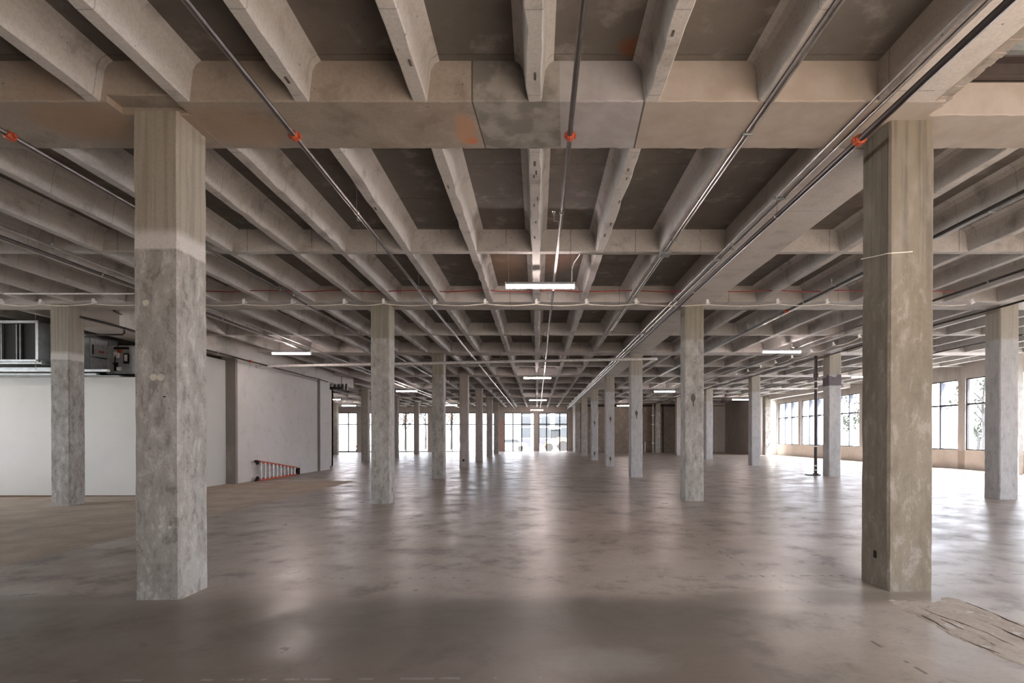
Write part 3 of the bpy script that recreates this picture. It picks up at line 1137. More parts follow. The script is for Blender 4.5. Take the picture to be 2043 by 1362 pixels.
def lamp_proto():
    r = empty('linear_light', (0, 0, 0))
    mb = MB()
    mb.prism([(-.035, .045), (-.045, .0), (.045, .0), (.035, .045)], 'x', -.61, .61)
    mb.build('housing', M['grey_metal'], r)
    mb = MB()
    mb.prism([(-.042, 0.0), (-.036, -.045), (-.02, -.056), (.02, -.056), (.036, -.045), (.042, 0)], 'x', -.605, .605)
    mb.build('diffuser', M['tube_light'], r)
    for sx in (-1, 1):
        mb = MB()
        mb.box(sx * .61 - .008, sx * .61 + .008, -.046, .046, -.058, .046)
        mb.build('end_cap', M['white_plastic'], r)
        mb = MB()
        mb.tube([(sx * .56, 0, .04), (sx * .565, 0, .745)], .0035, 5)
        mb.build('hanging_wire', M['conduit'], r)
    return r


LP = [(.05, 9.35, 4.19, 'nearest pink white linear light, hung over the middle aisle with a conduit drop'),
      (0, 23.5, 4.14, 'second linear light down the middle aisle'),
      (.05, 37.8, 4.14, 'third linear light down the middle aisle'),
      (-.05, 51.5, 4.12, 'last linear light, in front of the far window header'),
      (-7.85, 16.8, 4.18, 'linear light at the left near the grey wall'),
      (-7.6, 30.6, 4.16, 'linear light behind the second aisle column at left'),
      (-7.45, 44.8, 4.2, 'far linear light between the third and fourth left columns'),
      (7.8, 16.8, 4.23, 'linear light over the right bay left of the tan column'),
      (7.4, 30.6, 4.15, 'linear light just left of the second aisle column at right'),
      (7.4, 44.8, 4.15, 'pinkish far linear light before the dark block wall'),
      (14.7, 38.0, 4.2, 'linear light at far right near the grey concrete panel'),
      (-14.8, 37.9, 4.2, 'far left linear light beyond the pale wall end'),
      (-16.3, 45.5, 4.2, 'farthest left linear light above the left window'),
      (-14.8, 9.4, 4.2, 'linear light in the bay before the white partition, left of the picture'),
      (14.8, 9.4, 4.2, 'linear light in the right bay next to the windows, right of the picture'),
      (14.7, 23.6, 4.2, 'linear light behind the near tan column, close to the right windows')]
lamp0 = lamp_proto()
for i, (x, y, z, l) in enumerate(LP):
    o = lamp0 if i == 0 else copy_tree(lamp0)
    o.location = (x, y, z)
    tag(o, l, 'light', 'linear ceiling lights')
mb = MB()       # the conduit that feeds the nearest light
mb.tube([(.61, 9.35, 4.24), (.61, 9.3, 4.44), (.63, 9.05, 4.482), (.7, 8.62, 4.487), (2.06, 8.62, 4.487), (3.0, 8.62, 4.487)], .011, 6)
mb.build('feed_conduit', M['conduit'], lamp0)
lamp0.children[-1].location = (0, 0, 0)

# ================================================================ SPRINKLER PIPES


def sprinkler(x, z, y0, y1, mat, label, r=.024, couplings=(5.1,), heads=(), hang_every=3.5, red=True, hz=ZS):
    e = empty('sprinkler_pipe', (x, y0, z))
    mb = MB()
    n = 40
    mb.tube([(x + .012 * mnoise.noise((y0 * .1 + k * .4, x, 0)), y0 + (y1 - y0) * k / n, z + .006 * math.sin(k * .9)) for k in range(n + 1)], r, 8)
    mb.build('pipe_run', mat, e, True)
    for cy in couplings:
        mb = MB()
        mb.tube([(x, cy - .045, z), (x, cy - .03, z), (x, cy + .03, z), (x, cy + .045, z)], [r + .004, r + .018, r + .018, r + .004], 8)
        for s in (-1, 1):
            mb.cbox(x + s * (r + .014) - .02, x + s * (r + .014) + .02, cy - .02, cy + .02, z - .014, z + .014, .004)
            mb.tube([(x + s * (r + .02), cy, z - .03), (x + s * (r + .02), cy, z + .03)], .007, 6)
        mb.build('coupling', M['red_fit'] if red else M['dark_pipe'], e)
    y = y0 + 1.2
    while y < min(y1, 34):
        hy = y
        mb = MB()
        mb.tube([(x, hy - .014, z), (x, hy + .014, z)], r + .008, 8)
        top = ZT if abs(hy - round((hy - 5.11) / 3.5) * 3.5 - 5.11) > .42 else hz
        if any(abs(x - jx) < .09 for jx in ALLX) or 3.05 <= x <= 3.95:
            top = hz + .01
        mb.tube([(x, hy, z + r), (x, hy, top)], .005, 5)
        mb.build('hanger', M['conduit'], e)
        y += hang_every
    for hy in heads:
        mb = MB()
        mb.tube([(x, hy, z), (x - .05, hy, z + .02), (x - .09, hy, z + .02), (x - .09, hy, z + .10)], .011, 6)
        mb.tube([(x - .09, hy, z + .09), (x - .09, hy, z + .12), (x - .09, hy, z + .135), (x - .09, hy, z + .14)], [.014, .018, .006, .024], 8)
        mb.build('sprinkler_head', M['conduit'], e)
    return tag(e, label, 'pipe', 'ceiling sprinkler pipes')


sprinkler(.31, 4.35, -1.5, 53.2, M['pipe'], 'sprinkler pipe running just right of the centre joist with an orange coupling', couplings=(5.0,), heads=(3.4, 7.0, 11.0, 15.0, 19, 23))
sprinkler(-2.30, 4.35, -1.5, 53.2, M['pipe'], 'sprinkler pipe left of centre passing over the aisle with an orange coupling', couplings=(5.0,), heads=(7.0, 11.0, 15.0, 19, 23))
sprinkler(-5.0, 4.35, -1.5, 28, M['pipe'], 'sprinkler pipe left of the near left column', couplings=(5.0,), heads=(7, 11, 15))
sprinkler(-7.62, 4.34, 1, 53, M['pipe'], 'sprinkler pipe at the left running past the left linear light', couplings=(12.0,), heads=(14, 18), r=.03)
sprinkler(3.05, 4.31, -1.5, 53.2, M['dark_pipe'], 'dark sprinkler pipe under the wide beam, passing the near right column', couplings=(5.0,), r=.03, heads=(8, 15, 22))
sprinkler(5.68, 4.36, 3, 47.6, M['dark_pipe'], 'dark sprinkler pipe in the first bay right of the tan column', couplings=(12.0,), heads=(10, 14, 18))
sprinkler(8.32, 4.36, 5, 47.6, M['dark_pipe'], 'dark sprinkler pipe in the middle of the right bay', couplings=(12.0,), heads=(13, 17))
sprinkler(10.25, 4.37, 6, 47.6, M['dark_pipe'], 'dark sprinkler pipe beside the far right column row', couplings=(19.0,), heads=(16,))
sprinkler(13.6, 4.36, 10, 39.6, M['dark_pipe'], 'dark sprinkler pipe nearest the right windows', couplings=(19.0,), heads=(20,))
sprinkler(-9.55, 4.0, 11.0, 24, M['dark_pipe'], 'dark rusty pipe along the top of the left grey wall', couplings=(17.5,), r=.028, hz=4.5)

# conduits fixed to joist and beam undersides


def conduit(paths, label, r=.0115, straps=()):
    p0 = paths[0][0]
    e = empty('conduit_run', p0)
    for p in paths:
        mb = MB()
        mb.tube(p, r, 6)
        mb.build('conduit', M['conduit'], e, True)
    for (x, y, z, hw) in straps:
        mb = MB()
        mb.cbox(x - hw, x + hw, y - .015, y + .015, z - .016, z + .016, .003)
        mb.build('strap', M['galv'], e)
    return tag(e, label, 'conduit', 'electrical conduits')


zc = ZS - .014
conduit([[(2.055, -1.5, zc), (2.055, 8.55, zc), (2.06, 14.9, zc), (2.10, 15.1, zc), (3.0, 15.4, zc)], [(2.095, -1.5, zc), (2.095, 8.55, zc), (2.10, 14.8, zc)]],
        'twin bright conduits clipped along the second joist left of the wide beam', straps=[(2.075, y, zc, .05) for y in (2.6, 5.2, 8.0, 11.2, 13.5)])
e = D.objects['conduit_run']
mb = MB()
mb.cbox(1.99, 2.17, 8.5, 8.68, zc - .035, zc + .02, .006)
mb.build('junction_box', M['galv'], e)
conduit([[(2.985, -1.5, zc), (2.985, 53, zc)], [(3.10, -1.5, zc), (3.10, 53, zc)]], 'pair of bright conduits along the left edge of the wide beam',
        straps=[(3.04, y, zc, .08) for y in (3.4, 6.6, 8.9, 11.6, 15.2, 18.5, 22, 25)])
conduit([[(6.01, 5.6, zc), (6.01, 26, zc)], [(6.05, 5.6, zc), (6.05, 26, zc)]], 'thin conduits clipped to a joist in the first bay right of the tan column',
        straps=[(6.03, y, zc, .05) for y in (7, 9.8, 13)])
conduit([[(-7.40, 4, 4.40), (-7.40, 40, 4.40)]], 'pale conduit beside the left sprinkler pipe', r=.02, straps=[(-7.4, y, 4.42, .03) for y in (8, 14, 20)])
# pale strip rail high at the left
mb = MB()
mb.cbox(-11.05, -8.36, 10.89, 10.92, 4.445, 4.475, .006)
rail = mb.build('strip_rail', M['white_plastic'], loc=(-9.7, 10.9, 4.45))
tag(rail, 'long pale metal rail hung high at the left before the air unit', 'rail')
for x in (-10.9, -9.9, -8.6):
    mb = MB()
    mb.tube([(x, 10.905, 4.47), (x, 10.905, ZT)], .005, 5)
    mb.build('hanger', M['conduit'], rail)

# red cable strung across in front of the second girder
mb = MB()
zr = 4.54
mb.tube([(-7.6 + (16.4) * k / 40, 11.0, zr + .015 * math.sin(k * 1.7)) for k in range(41)], .010, 6)
rc = mb.build('red_cable', M['red_cable'], loc=(0, 11.0, zr))
tag(rc, 'thin red cable strung across the joists before the second girder', 'cable')


def light_string(pts, label, sag, mat):
    e = empty('light_string', pts[0])
    cab = []
    for a, b in zip(pts[:-1], pts[1:]):
        a, b = Vector(a), Vector(b)
        for k in range(8):
            t = k / 8
            p = a.lerp(b, t)
            p.z -= sag * 4 * t * (1 - t) + .06
            cab.append(p)
    mb = MB()
    mb.tube(cab, .012, 5)
    mb.build('cable', mat, e)
    for p in pts:
        x, y, z = p
        mb = MB()
        mb.tube([(x, y, z - .07), (x, y, z - .05), (x, y, z + .02), (x, y, z + .05)], [.014, .03, .033, .02], 8)
        mb.tube([(x + .03, y, z - .02), (x + .065, y, z - .03)], .016, 6)
        mb.build('lamp_holder', M['white_plastic'], e)
        mb = MB()
        mb.tube([(x, y, z + .04), (x, y, ZS + .002 if z < ZS else z + .05)], .003, 4)
        mb.build('hook', M['conduit'], e)
    return tag(e, label, 'light string', 'temporary light strings')


YS = 11.38
sx = [-11.6, -10.75, -9.6, -8.45, -7.4, -6.35, -5.3, -4.18, -3.33, -2.22, -1.13, -.02, 1.06, 2.14, 3.68, 5.2, 6.26, 7.3, 8.4, 9.4]
light_string([(x, YS, 4.43 + .015 * math.sin(x * 3)) for x in sx], 'cream light string with white lamp holders along the second girder', .04, M['cream_cable'])
light_string([(9.35 - .01 * k, 12.6 + 1.32 * k, 4.42) for k in range(10)], 'cream light string with white holders running back beside the far right columns', .06, M['cream_cable'])

# drain pipe across the hall
mb = MB()
P = [(-9.9, 18.62, 3.98), (-6, 18.62, 4.05), (0, 18.6, 4.16), (4.12, 18.6, 4.25)]
mb.tube([(-9.95 + 14.0 * k / 14, 18.6, 3.98 + .27 * k / 14) for k in range(15)], .048, 10)
dp = mb.build('drain_pipe', M['white_pipe'], loc=(-3, 18.6, 4.1), smooth=True)
tag(dp, 'pale drain pipe crossing the hall below the joists with an elbow at its right end', 'pipe')
mb = MB()
mb.tube([(4.05, 18.6, 4.25), (4.15, 18.6, 4.252), (4.22, 18.64, 4.255), (4.24, 18.74, 4.258), (4.22, 19.6, 4.27), (4.22, 21.5, 4.30)], .05, 10)
mb.build('elbow', M['white_pipe'], dp, True)
for k in range(6):
    x = -8.5 + k * 2.4
    z = 3.98 + .27 * (x + 9.95) / 14
    mb = MB()
    mb.tube([(x, 18.6 - .02, z), (x, 18.62, z)], .058, 10)
    mb.tube([(x, 18.6, z + .05), (x, 18.6, 4.52)], .006, 5)
    mb.build('hanger', M['conduit'], dp)

# black standpipe at the right
e = empty('standpipe', (10.36, 19.55, fl(10.36)))
mb = MB()
mb.tube([(10.36, 19.55, fl(10.3)), (10.36, 19.55, 4.5)], .055, 12)
mb.build('pipe_run', M['dark_pipe'], e, True)
mb = MB()
mb.cbox(10.36 - .33, 10.36 + .12, 19.4, 19.7, fl(10.3), fl(10.3) + .035, .006)
mb.tube([(10.36, 19.55, fl(10.3)), (10.36, 19.55, fl(10.3) + .07)], .09, 12)
mb.build('base_flange', M['dark_pipe'], e)
for z in (.26, .42, 1.14, 3.28, 3.55):
    mb = MB()
    mb.tube([(10.36, 19.55, z - .022), (10.36, 19.55, z - .018), (10.36, 19.55, z + .018), (10.36, 19.55, z + .022)], [.058, .066, .066, .058], 12)
    tag(mb.build('clamp', M['white_plastic'], e), 'white pipe clamp')
mb = MB()
mb.tube([(10.36, 19.55, 3.68), (10.36, 19.55, 3.85)], .085, 12)
mb.build('coupling', M['dark_pipe'], e)
tag(e, 'black standpipe with white clamps beside the column with the charcoal band', 'pipe')

# vertical pipes on the dark block wall, black main along its top
for i, (x, mt, l) in enumerate(((10.42, 'white_pipe', 'leftmost pale riser pipe on the dark block wall'), (11.0, 'white_pipe', 'pale riser pipe with elbows on the dark block wall'),
                                (11.32, 'dark_pipe', 'black riser pipe on the dark block wall'))):
    e = empty('riser_pipe', (x, 47.3, fl(x)))
    mb = MB()
    mb.tube([(x, 47.3, fl(x)), (x, 47.3, 4.4)], .06, 8)
    mb.build('pipe_run', M[mt], e, True)
    for z in (.9, 2.6, 3.4):
        mb = MB()
        mb.tube([(x, 47.3, z - .05), (x, 47.3, z + .05)], .085, 8)
        mb.box(x - .16, x + .16, 47.32, 47.36, z - .02, z + .02)
        mb.build('clamp', M['white_plastic' if mt == 'white_pipe' else 'dark_pipe'], e)
    tag(e, l, 'pipe', 'riser pipes on the block wall')
mb = MB()
mb.tube([(9.75, 47.5, fl(9.7)), (9.75, 47.5, .95), (9.75, 47.5, 1.0)], [.05, .05, .03], 8)
o = mb.build('pipe_stub', M['white_pipe'], loc=(9.75, 47.5, fl(9.75)))
tag(o, 'short pale pipe stub standing at the foot of the dark block wall', 'pipe')
e = empty('black_main_pipe', (10.5, 47.75, 4.25))
mb = MB()
mb.tube([(4.0, 47.78, 4.30), (17, 47.78, 4.30)], .09, 8)
mb.build('pipe_run', M['dark_pipe'], e, True)
for x in (5.5, 8.6, 12.2, 13.4, 15.0):
    mb = MB()
    mb.tube([(x - .06, 47.78, 4.30), (x + .06, 47.78, 4.30)], .13, 8)
    mb.tube([(x, 47.78, 4.3), (x, 47.78, 4.86)], .012, 5)
    mb.build('hanger', M['dark_pipe'], e)
tag(e, 'black main pipe along the top of the dark block wall', 'pipe')

# valve cluster past the end of the left wall
e = empty('valve_cluster', (-10.4, 26.5, 4.1))
mb = MB()
mb.tube([(-10.9, 26.3, 3.92), (-9.75, 26.3, 3.92)], .07, 10)
mb.tube([(-10.9, 26.3, 4.08), (-10.3, 26.3, 4.08), (-10.3, 26.3, 4.5)], .03, 8)
mb.build('manifold', M['dark_pipe'], e)
for k in range(4):
    mb = MB()
    x = -10.12 + k * .19
    mb.tube([(x, 26.3, 3.84), (x, 26.3, 3.86), (x, 26.3, 4.10), (x, 26.3, 4.14)], [.03, .062, .062, .03], 10)
    mb.build('valve', M['dark_pipe'], e)
for x in (-10.75, -10.4, -9.8):
    mb = MB()
    mb.tube([(x, 26.3, 3.95), (x, 26.3, 4.52)], .014, 6)
    mb.build('hanger', M['dark_pipe'], e)
tag(e, 'dark cluster of pipes and valves hanging past the end of the grey left wall', 'pipe')

# ================================================================ AIR HANDLING UNIT (far left, hung over the partition)
U = empty('air_handling_unit', (-12.9, 13.4, 3.05))
mb = MB()      # plenum shell with an open front
x0, x1, y0, y1, z0, z1 = -14.9, -12.33, 13.0, 14.6, 3.36, 4.35
mb.box(x0, x1, y0 + .25, y1, z0, z1)
mb.box(x1 - .02, x1, y0, y0 + .26, z0, z1)
mb.box(x0, x1, y0, y0 + .26, z1 - .02, z1)
mb.box(x0, x1, y0, y0 + .26, z0, z0 + .02)
mb.build('plenum', M['galv'], U)
for (a, b, c, d_) in ((x0, x1 + .02, z1 - .05, z1 + .015), (x0, x1 + .02, z0 - .015, z0 + .045), (x1 - .05, x1 + .02, z0, z1)):
    mb = MB()
    mb.cbox(a, b, y0 - .03, y0 + .02, c, d_, .006)
    mb.build('flange', M['galv'], U)
mb = MB()
mb.box(x0, x1 - .03, y0 + .20, y0 + .245, z0 + .03, z1 - .03)
tag(mb.build('filter', M['dark_filter'], U), 'black filter in the open front')
for x in (-13.40, -13.02, -12.93):
    mb = MB()
    mb.cbox(x - .010, x + .010, y0 + .14, y0 + .2, z0 + .03, z1 - .03, .004)
    mb.build('divider', M['galv'], U)
for k in range(3):      # standing seams on the plenum side
    mb = MB()
    mb.cbox(x1, x1 + .025, y0 + .3 + k * .25, y0 + .33 + k * .25, z0, z1, .004)
    mb.build('standing_seam', M['galv'], U)
mb = MB()      # cabinet to the right
mb.box(-12.55, -11.72, 13.9, 14.7, 3.22, 4.10)
mb.box(-11.80, -11.72, 13.35, 14.7, 3.22, 4.16)
mb.box(-12.5, -11.8, 13.35, 13.9, 3.22, 3.26)
mb.build('cabinet', M['galv'], U)
for (ya, yb, za, zb, mt) in ((13.38, 13.72, 3.3, 4.08, 'galv'), (13.78, 14.32, 3.62, 4.10, 'grey_metal'), (13.78, 14.32, 3.28, 3.59, 'grey_metal'), (14.38, 14.66, 3.28, 4.1, 'galv')):
    mb = MB()
    mb.cbox(-11.725, -11.69, ya, yb, za, zb, .006)
    mb.build('access_panel', M[mt], U)
mb = MB()
mb.cbox(-11.695, -11.675, 13.80, 13.85, 3.66, 3.92, .004)
mb.build('handle', M['dark_pipe'], U)
mb = MB()
mb.cbox(-11.692, -11.684, 14.02, 14.18, 3.74, 3.79, .002)
mb.build('warning_label', M['red_fit'], U)
mb = MB()
mb.cbox(-11.72, -10.85, 14.3, 14.7, 3.20, 3.98, .01)
tag(mb.build('control_box', M['grey_metal'], U), 'grey control panel with hoses')
cb = U.children[-1]
for (x, z, hx, hz, mt) in ((-11.42, 3.72, .06, .08, 'white_plastic'), (-11.16, 3.63, .035, .09, 'white_plastic'), (-11.45, 3.40, .05, .12, 'black'), (-11.36, 3.34, .045, .045, 'white_plastic'),
                           (-11.34, 3.82, .05, .05, 'red_fit'), (-11.17, 3.62, .07, .14, 'black'), (-11.3, 3.9, .2, .03, 'black')):
    mb = MB()
    mb.cbox(x - hx, x + hx, 14.24 if mt != 'black' else 14.27, 14.31, z - hz, z + hz, .006)
    mb.build('fitting', M[mt], cb)
mb = MB()
mb.tube([(-11.42, 14.22, 3.68), (-11.40, 14.2, 3.55), (-11.46, 14.2, 3.45)], .015, 6)
mb.tube([(-11.34, 14.22, 3.85), (-11.32, 14.2, 3.95), (-11.36, 14.25, 4.05)], .012, 6)
mb.build('hose', M['black'], cb)
# support rails below, standing on the partition's head
for (za, zb, ya, yb, xe) in ((3.10, 3.16, 12.95, 13.05, -10.6), (3.06, 3.11, 13.35, 13.45, -11.2), (3.18, 3.24, 13.2, 13.32, -11.5), (3.30, 3.40, 13.05, 13.15, -12.3), (3.06, 3.10, 13.7, 14.7, -10.9)):
    mb = MB()
    mb.cbox(-14.9, xe, ya, yb, za, zb, .006)
    mb.build('support_rail', M['galv'], U)
for (x, y) in ((-12.4, 13.0), (-12.3, 13.45), (-14.5, 13.0)):
    mb = MB()
    mb.tube([(x, y, 3.1), (x, y, 4.86)], .009, 6)
    mb.build('hanger_rod', M['conduit'], U)
tag(U, 'galvanised air handling unit with dark open filter, hung above the white partition', 'air unit')
mb = MB()
mb.tube([(-9.9, 12.3, 4.44), (-9.97, 12.7, 4.40), (-9.97, 12.7, 4.0), (-10.02, 12.7, 3.96), (-10.9, 12.72, 3.96), (-11.2, 12.9, 3.96)], .022, 8)
o = mb.build('black_pipe_loop', M['dark_pipe'], loc=(-10.4, 12.7, 3.96))
tag(o, 'black bent pipe between the far left column and the air unit', 'pipe')

# ================================================================ STEPLADDER lying on its side against the grey wall
L0 = empty('stepladder', (-9.84, 19.9, fl(-9.84)))
zf = fl(-9.84)
ya, yb = 18.33, 21.55
H0, H1 = .74, .30


def zl(y):
    return zf + .035 + (H0 - .07) * (1 - (y - ya) / (yb - ya)) + (H1 - .07) * ((y - ya) / (yb - ya))


for (dx, nm) in ((0.0, 'front'), (.075, 'rear')):
    xr = -9.80 - dx
    off = .17 if nm == 'rear' else 0
    for top in (0, 1):
        mb = MB()
        n = 1
        p = []
        for y in (ya + off, yb - .1):
            z = zl(y) if top else zf + .035
            p.append((y, z))
        (a, za), (b, zb) = p
        s = -1 if top else 1
        mb.prism([(a, za - .035), (b, zb - .035), (b, zb + .035), (a, za + .035)], 'x', xr - .006, xr + .006)
        mb.prism([(a, za - .035), (b, zb - .035), (b, zb - .027), (a, za - .027)], 'x', xr - .03, xr + .03)
        mb.prism([(a, za + .027), (b, zb + .027), (b, zb + .035), (a, za + .035)], 'x', xr - .03, xr + .03)
        mb.build('rail', M['orange'], L0)
for k in range(10):
    y = ya + .22 + k * .285
    mb = MB()
    mb.cbox(-9.79, -9.735, y - .035, y + .035, zf + .05, zl(y) - .015, .004)
    mb.build('step', M['alu'], L0)
    if k % 2 == 0 and k < 9:
        mb = MB()
        mb.tube([(-9.875, y + .12, zf + .05), (-9.875, y + .12, zl(y) - .02)], .014, 6)
        mb.build('rear_rung', M['alu'], L0)
    mb = MB()
    mb.prism([(y - .01, zl(y) - .03), (y + .15, zl(y + .15) - .05), (y + .12, zl(y) - .09)], 'x', -9.785, -9.775)
    mb.build('gusset', M['steel'], L0)
mb = MB()
mb.cbox(-9.9, -9.73, yb - .16, yb, zf + .02, zl(yb) + .02, .01)
tag(mb.build('top_cap', M['black'], L0), 'black plastic top cap')
for zc_ in (zf + .04, zl(ya)):
    s = 1 if zc_ > .3 else -1
    mb = MB()
    mb.prism([(ya - .12, zc_ + s * .035), (ya + .06, zc_ + s * .03), (ya + .14, zc_ - s * .04), (ya + .06, zc_ - s * .13)], 'x', -9.83, -9.77)
    mb.build('foot', M['black'], L0)
tag(L0, 'orange fibreglass stepladder folded and lying on its side against the grey left wall', 'ladder')

# ================================================================ OUTSIDE
mb = MB()
mb.box(-90, 110, Y1 + .3, 190, -.45, -.22)
mb.box(XR + .36, 110, -60, Y1 + .3, -.45, -.22)
mb.box(-90, XW - .31, -60, 53, -.45, -.22)
mb.box(-90, XR + .36, -60, Y0 - .3, -.45, -.22)
struct(mb.build('ground', M['ground']))
mb = MB()
mb.box(-17, -5.2, 55.5, 60.5, -.22, -.16)
o = mb.build('grass_verge', M['turf'])
tag(o, 'strip of dry grass outside the far windows', 'grass', kind='stuff')


def building(x0, x1, y0, y1, h, bays, label):
    e = empty('office_building', ((x0 + x1) / 2, y0, -.22))
    mb = MB()
    mb.box(x0, x1, y0, y1, -.22, h)
    mb.build('wall', M['facade'], e)
    mb = MB()
    mb.box(x0 - .15, x1 + .15, y0 - .15, y1 + .15, h, h + .4)
    mb.build('parapet', M['facade'], e)
    for (a, b) in bays:
        z = 1.3
        while z < h - 1:
            mb = MB()
            mb.cbox(a, b, y0 - .05, y0 + .05, z, z + 1.55, .02)
            f = mb.build('window', M['facade_dark'], e)
            mb = MB()
            mb.box(a + .06, b - .06, y0 - .06, y0 - .05, z + .06, z + 1.49)
            mb.build('pane', M['car_glass'], f)
            z += 1.7
        mb = MB()
        mb.cbox(a, b, y0 - .04, y0 + .05, -.1, 1.2, .02)
        mb.build('panel', M['facade_dark'], e)
    return tag(e, label, 'building')


building(-2.6, 16, 78, 90, 11.5, ((-2.4, -.95), (-.5, 1.9), (2.6, 4.4), (5.0, 7.5)), 'pale building with dark glazed bays outside the far windows')
building(62, 70, 20, 60, 8, ((62.5, 64), (65, 67)), 'pale low building outside the right windows')


def tree(x, y, h, r, leaf, label, n=900, seed=0, low=.38):
    rnd = random.Random(seed)
    e = empty('street_tree', (x, y, -.22))
    mb = MB()
    mb.tube([(x, y, -.25), (x + .05, y, h * .25), (x - .05, y + .05, h * .5), (x + .05, y, h * .8)], [.17, .13, .10, .04], 8)
    for k in range(7):
        t = rnd.uniform(0, 6.28)
        z0_ = h * rnd.uniform(.3, .6)
        mb.tube([(x, y, z0_), (x + math.cos(t) * r * .4, y + math.sin(t) * r * .4, z0_ + h * .16), (x + math.cos(t) * r * .85, y + math.sin(t) * r * .85, z0_ + h * .25)], [.07, .045, .015], 6)
    mb.build('trunk', M['bark'], e)
    mb = MB()
    blobs = [(x + rnd.gauss(0, r * .45), y + rnd.gauss(0, r * .45), h * (low + .1) + rnd.random() * h * (.85 - low), r * rnd.uniform(.25, .45)) for _ in range(16)]
    for k in range(n):
        bx, by, bz, br = blobs[k % len(blobs)]
        v = Vector((rnd.gauss(0, 1), rnd.gauss(0, 1), rnd.gauss(0, 1))).normalized() * br * rnd.uniform(.4, 1)
        c = Vector((bx, by, bz)) + v
        a = Vector((rnd.gauss(0, 1), rnd.gauss(0, 1), rnd.gauss(0, 1))).normalized()
        b = a.cross(Vector((rnd.gauss(0, 1), rnd.gauss(0, 1), rnd.gauss(0, 1)))).normalized()
        s = rnd.uniform(.08, .17)
        mb.quad(tuple(c - a * s), tuple(c + b * s * .6), tuple(c + a * s), tuple(c - b * s * .6))
    tag(mb.build('crown', M[leaf], e), None, kind='stuff')
    return tag(e, label, 'tree', 'trees outside the windows')


tree(-16.6, 66, 7.5, 2.6, 'leaf_gold', 'tree with golden leaves outside the left far windows', 600, 1, .3)
tree(-15.1, 71, 8.5, 2.4, 'leaf', 'slim green tree outside the far windows beside the last left row column', 700, 2)
tree(-11.3, 69, 7.0, 2.0, 'leaf_gold', 'sparse tree with thin leaves left of the third aisle column', 380, 3, .3)
tree(-20, 68, 6, 2.4, 'leaf', 'bushy tree outside the leftmost far window', 420, 4, .2)
tree(27.5, 44.0, 7.2, 2.6, 'leaf', 'green tree outside the right window past the column with the charcoal band', 1300, 5, .25)
tree(47, 56, 3.6, 1.3, 'leaf', 'small round tree far outside the right windows', 500, 6, .2)
tree(34, 40, 7.5, 2.4, 'leaf', 'tree hidden behind the tan column outside the right windows', 800, 7)


def car(x, y, rz, paint, label, group=None):
    e = empty('parked_car', (x, y, -.22))
    e.rotation_euler = (0, 0, rz)

    def B(mb, nm, m):
        o = mb.build(nm, m)
        o.parent = e
        return o
    mb = MB()
    side = [(-2.1, .35), (-2.15, .75), (-1.95, .95), (-1.2, 1.0), (-.7, 1.45), (.9, 1.47), (1.55, 1.0), (2.05, .9), (2.15, .6), (2.1, .35), (1.75, .3), (1.6, .58), (1.3, .68), (1.0, .58), (.85, .3),
            (-.85, .3), (-1.0, .58), (-1.3, .68), (-1.6, .58), (-1.75, .3)]
    mb.prism([(p, q) for p, q in side], 'y', -.85, .85)
    B(mb, 'body', M[paint])
    mb = MB()
    mb.prism([(-1.08, 1.02), (-.66, 1.39), (.86, 1.41), (1.38, 1.02)], 'y', -.86, .86)
    B(mb, 'side_window', M['car_glass'])
    for sx in (-1.3, 1.3):
        for sy in (-.78, .78):
            mb = MB()
            mb.tube([(sx, sy - .1, .31), (sx, sy + .1, .31)], .31, 16)
            B(mb, 'wheel', M['tyre'])
    return tag(e, label, 'car', group)


car(-3.3, 62.5, 0.0, 'car_white', 'white car outside the middle far window')
car(42, 47.5, 1.2, 'car_white', 'white car parked outside the right windows left of the tan column', 'parked cars outside the right windows')
car(37, 38.2, 1.35, 'car_glass', 'dark car parked outside the right windows past the charcoal banded column', 'parked cars outside the right windows')
car(33.0, 34.6, .3, 'car_white', 'white car parked outside the window beside the rightmost column', 'parked cars outside the right windows')

# yellow wheel loader outside the window right of centre
e = empty('wheel_loader', (2.0, 60.5, -.22))
bx = 1.9


def LB(mb, nm, m):
    return mb.build(nm, M[m], e)


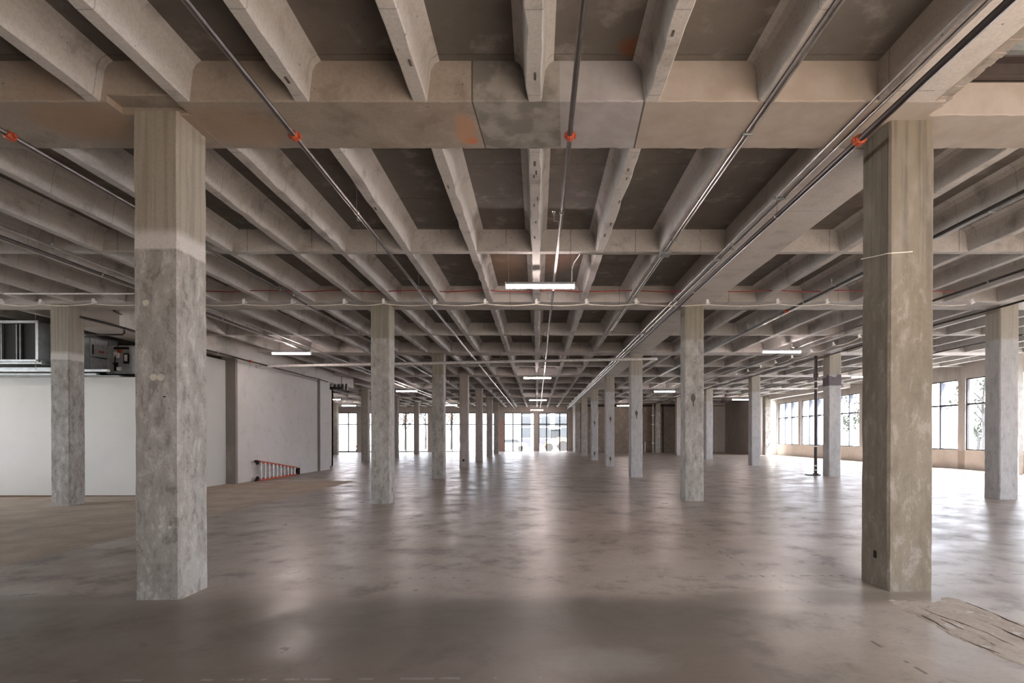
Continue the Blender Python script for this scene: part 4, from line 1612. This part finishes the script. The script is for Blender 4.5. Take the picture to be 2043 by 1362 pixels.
mb = MB()
mb.prism([(bx - .9, .55), (bx + 1.6, .55), (bx + 1.6, 1.35), (bx + .5, 1.45), (bx - .2, 1.15), (bx - .9, .95)], 'y', 60.0, 61.3)
LB(mb, 'chassis', 'yellow')
mb = MB()
for (px, py) in ((bx - .35, 60.05), (bx + .65, 60.05), (bx - .35, 61.2), (bx + .65, 61.2)):
    mb.box(px - .04, px + .04, py - .04, py + .04, 1.2, 2.35)
LB(mb, 'cab_frame', 'frame')
mb = MB()
mb.box(bx - .33, bx + .63, 60.08, 61.17, 1.3, 2.3)
LB(mb, 'cab_glass', 'car_glass')
mb = MB()
mb.cbox(bx - .55, bx + .8, 59.95, 61.3, 2.35, 2.5, .03)
LB(mb, 'cab_roof', 'car_white')
mb = MB()
mb.prism([(bx - .8, .75), (bx - 1.6, .25), (bx - 1.5, .1), (bx - .7, .55)], 'y', 60.3, 61.0)
LB(mb, 'arm', 'yellow')
mb = MB()
mb.prism([(bx - 1.5, .75), (bx - 2.2, .3), (bx - 2.3, .0), (bx - 1.5, -.1)], 'y', 59.7, 61.6)
LB(mb, 'bucket', 'facade')
for (px, r_) in ((bx - .55, .48), (bx + 1.05, .62)):
    for py in (59.95, 61.35):
        mb = MB()
        mb.tube([(px, py - .17, r_ - .22), (px, py + .17, r_ - .22)], r_, 18)
        LB(mb, 'wheel', 'tyre')
tag(e, 'yellow wheel loader with white cab roof outside the window right of centre', 'loader')

# small red barrow outside the leftmost far window
e = empty('wheelbarrow', (-19.0, 56.5, -.22))
mb = MB()
mb.prism([(-19.5, .55), (-18.6, .6), (-18.75, .2), (-19.3, .2)], 'y', 56.2, 56.8)
mb.build('tray', M['red_fit'], e)
mb = MB()
mb.tube([(-19.3, 56.45, .0), (-19.3, 56.55, .0)], .22, 14)
mb.build('wheel', M['tyre'], e)
for y in (56.25, 56.75):
    mb = MB()
    mb.tube([(-19.3, 56.5, 0), (-18.6, y, .3), (-17.9, y, .55)], .03, 6)
    mb.tube([(-18.7, y, .3), (-18.6, y, -.2)], .025, 6)
    mb.build('handle', M['bark'], e)
tag(e, 'red wheelbarrow outside the leftmost far window', 'wheelbarrow')
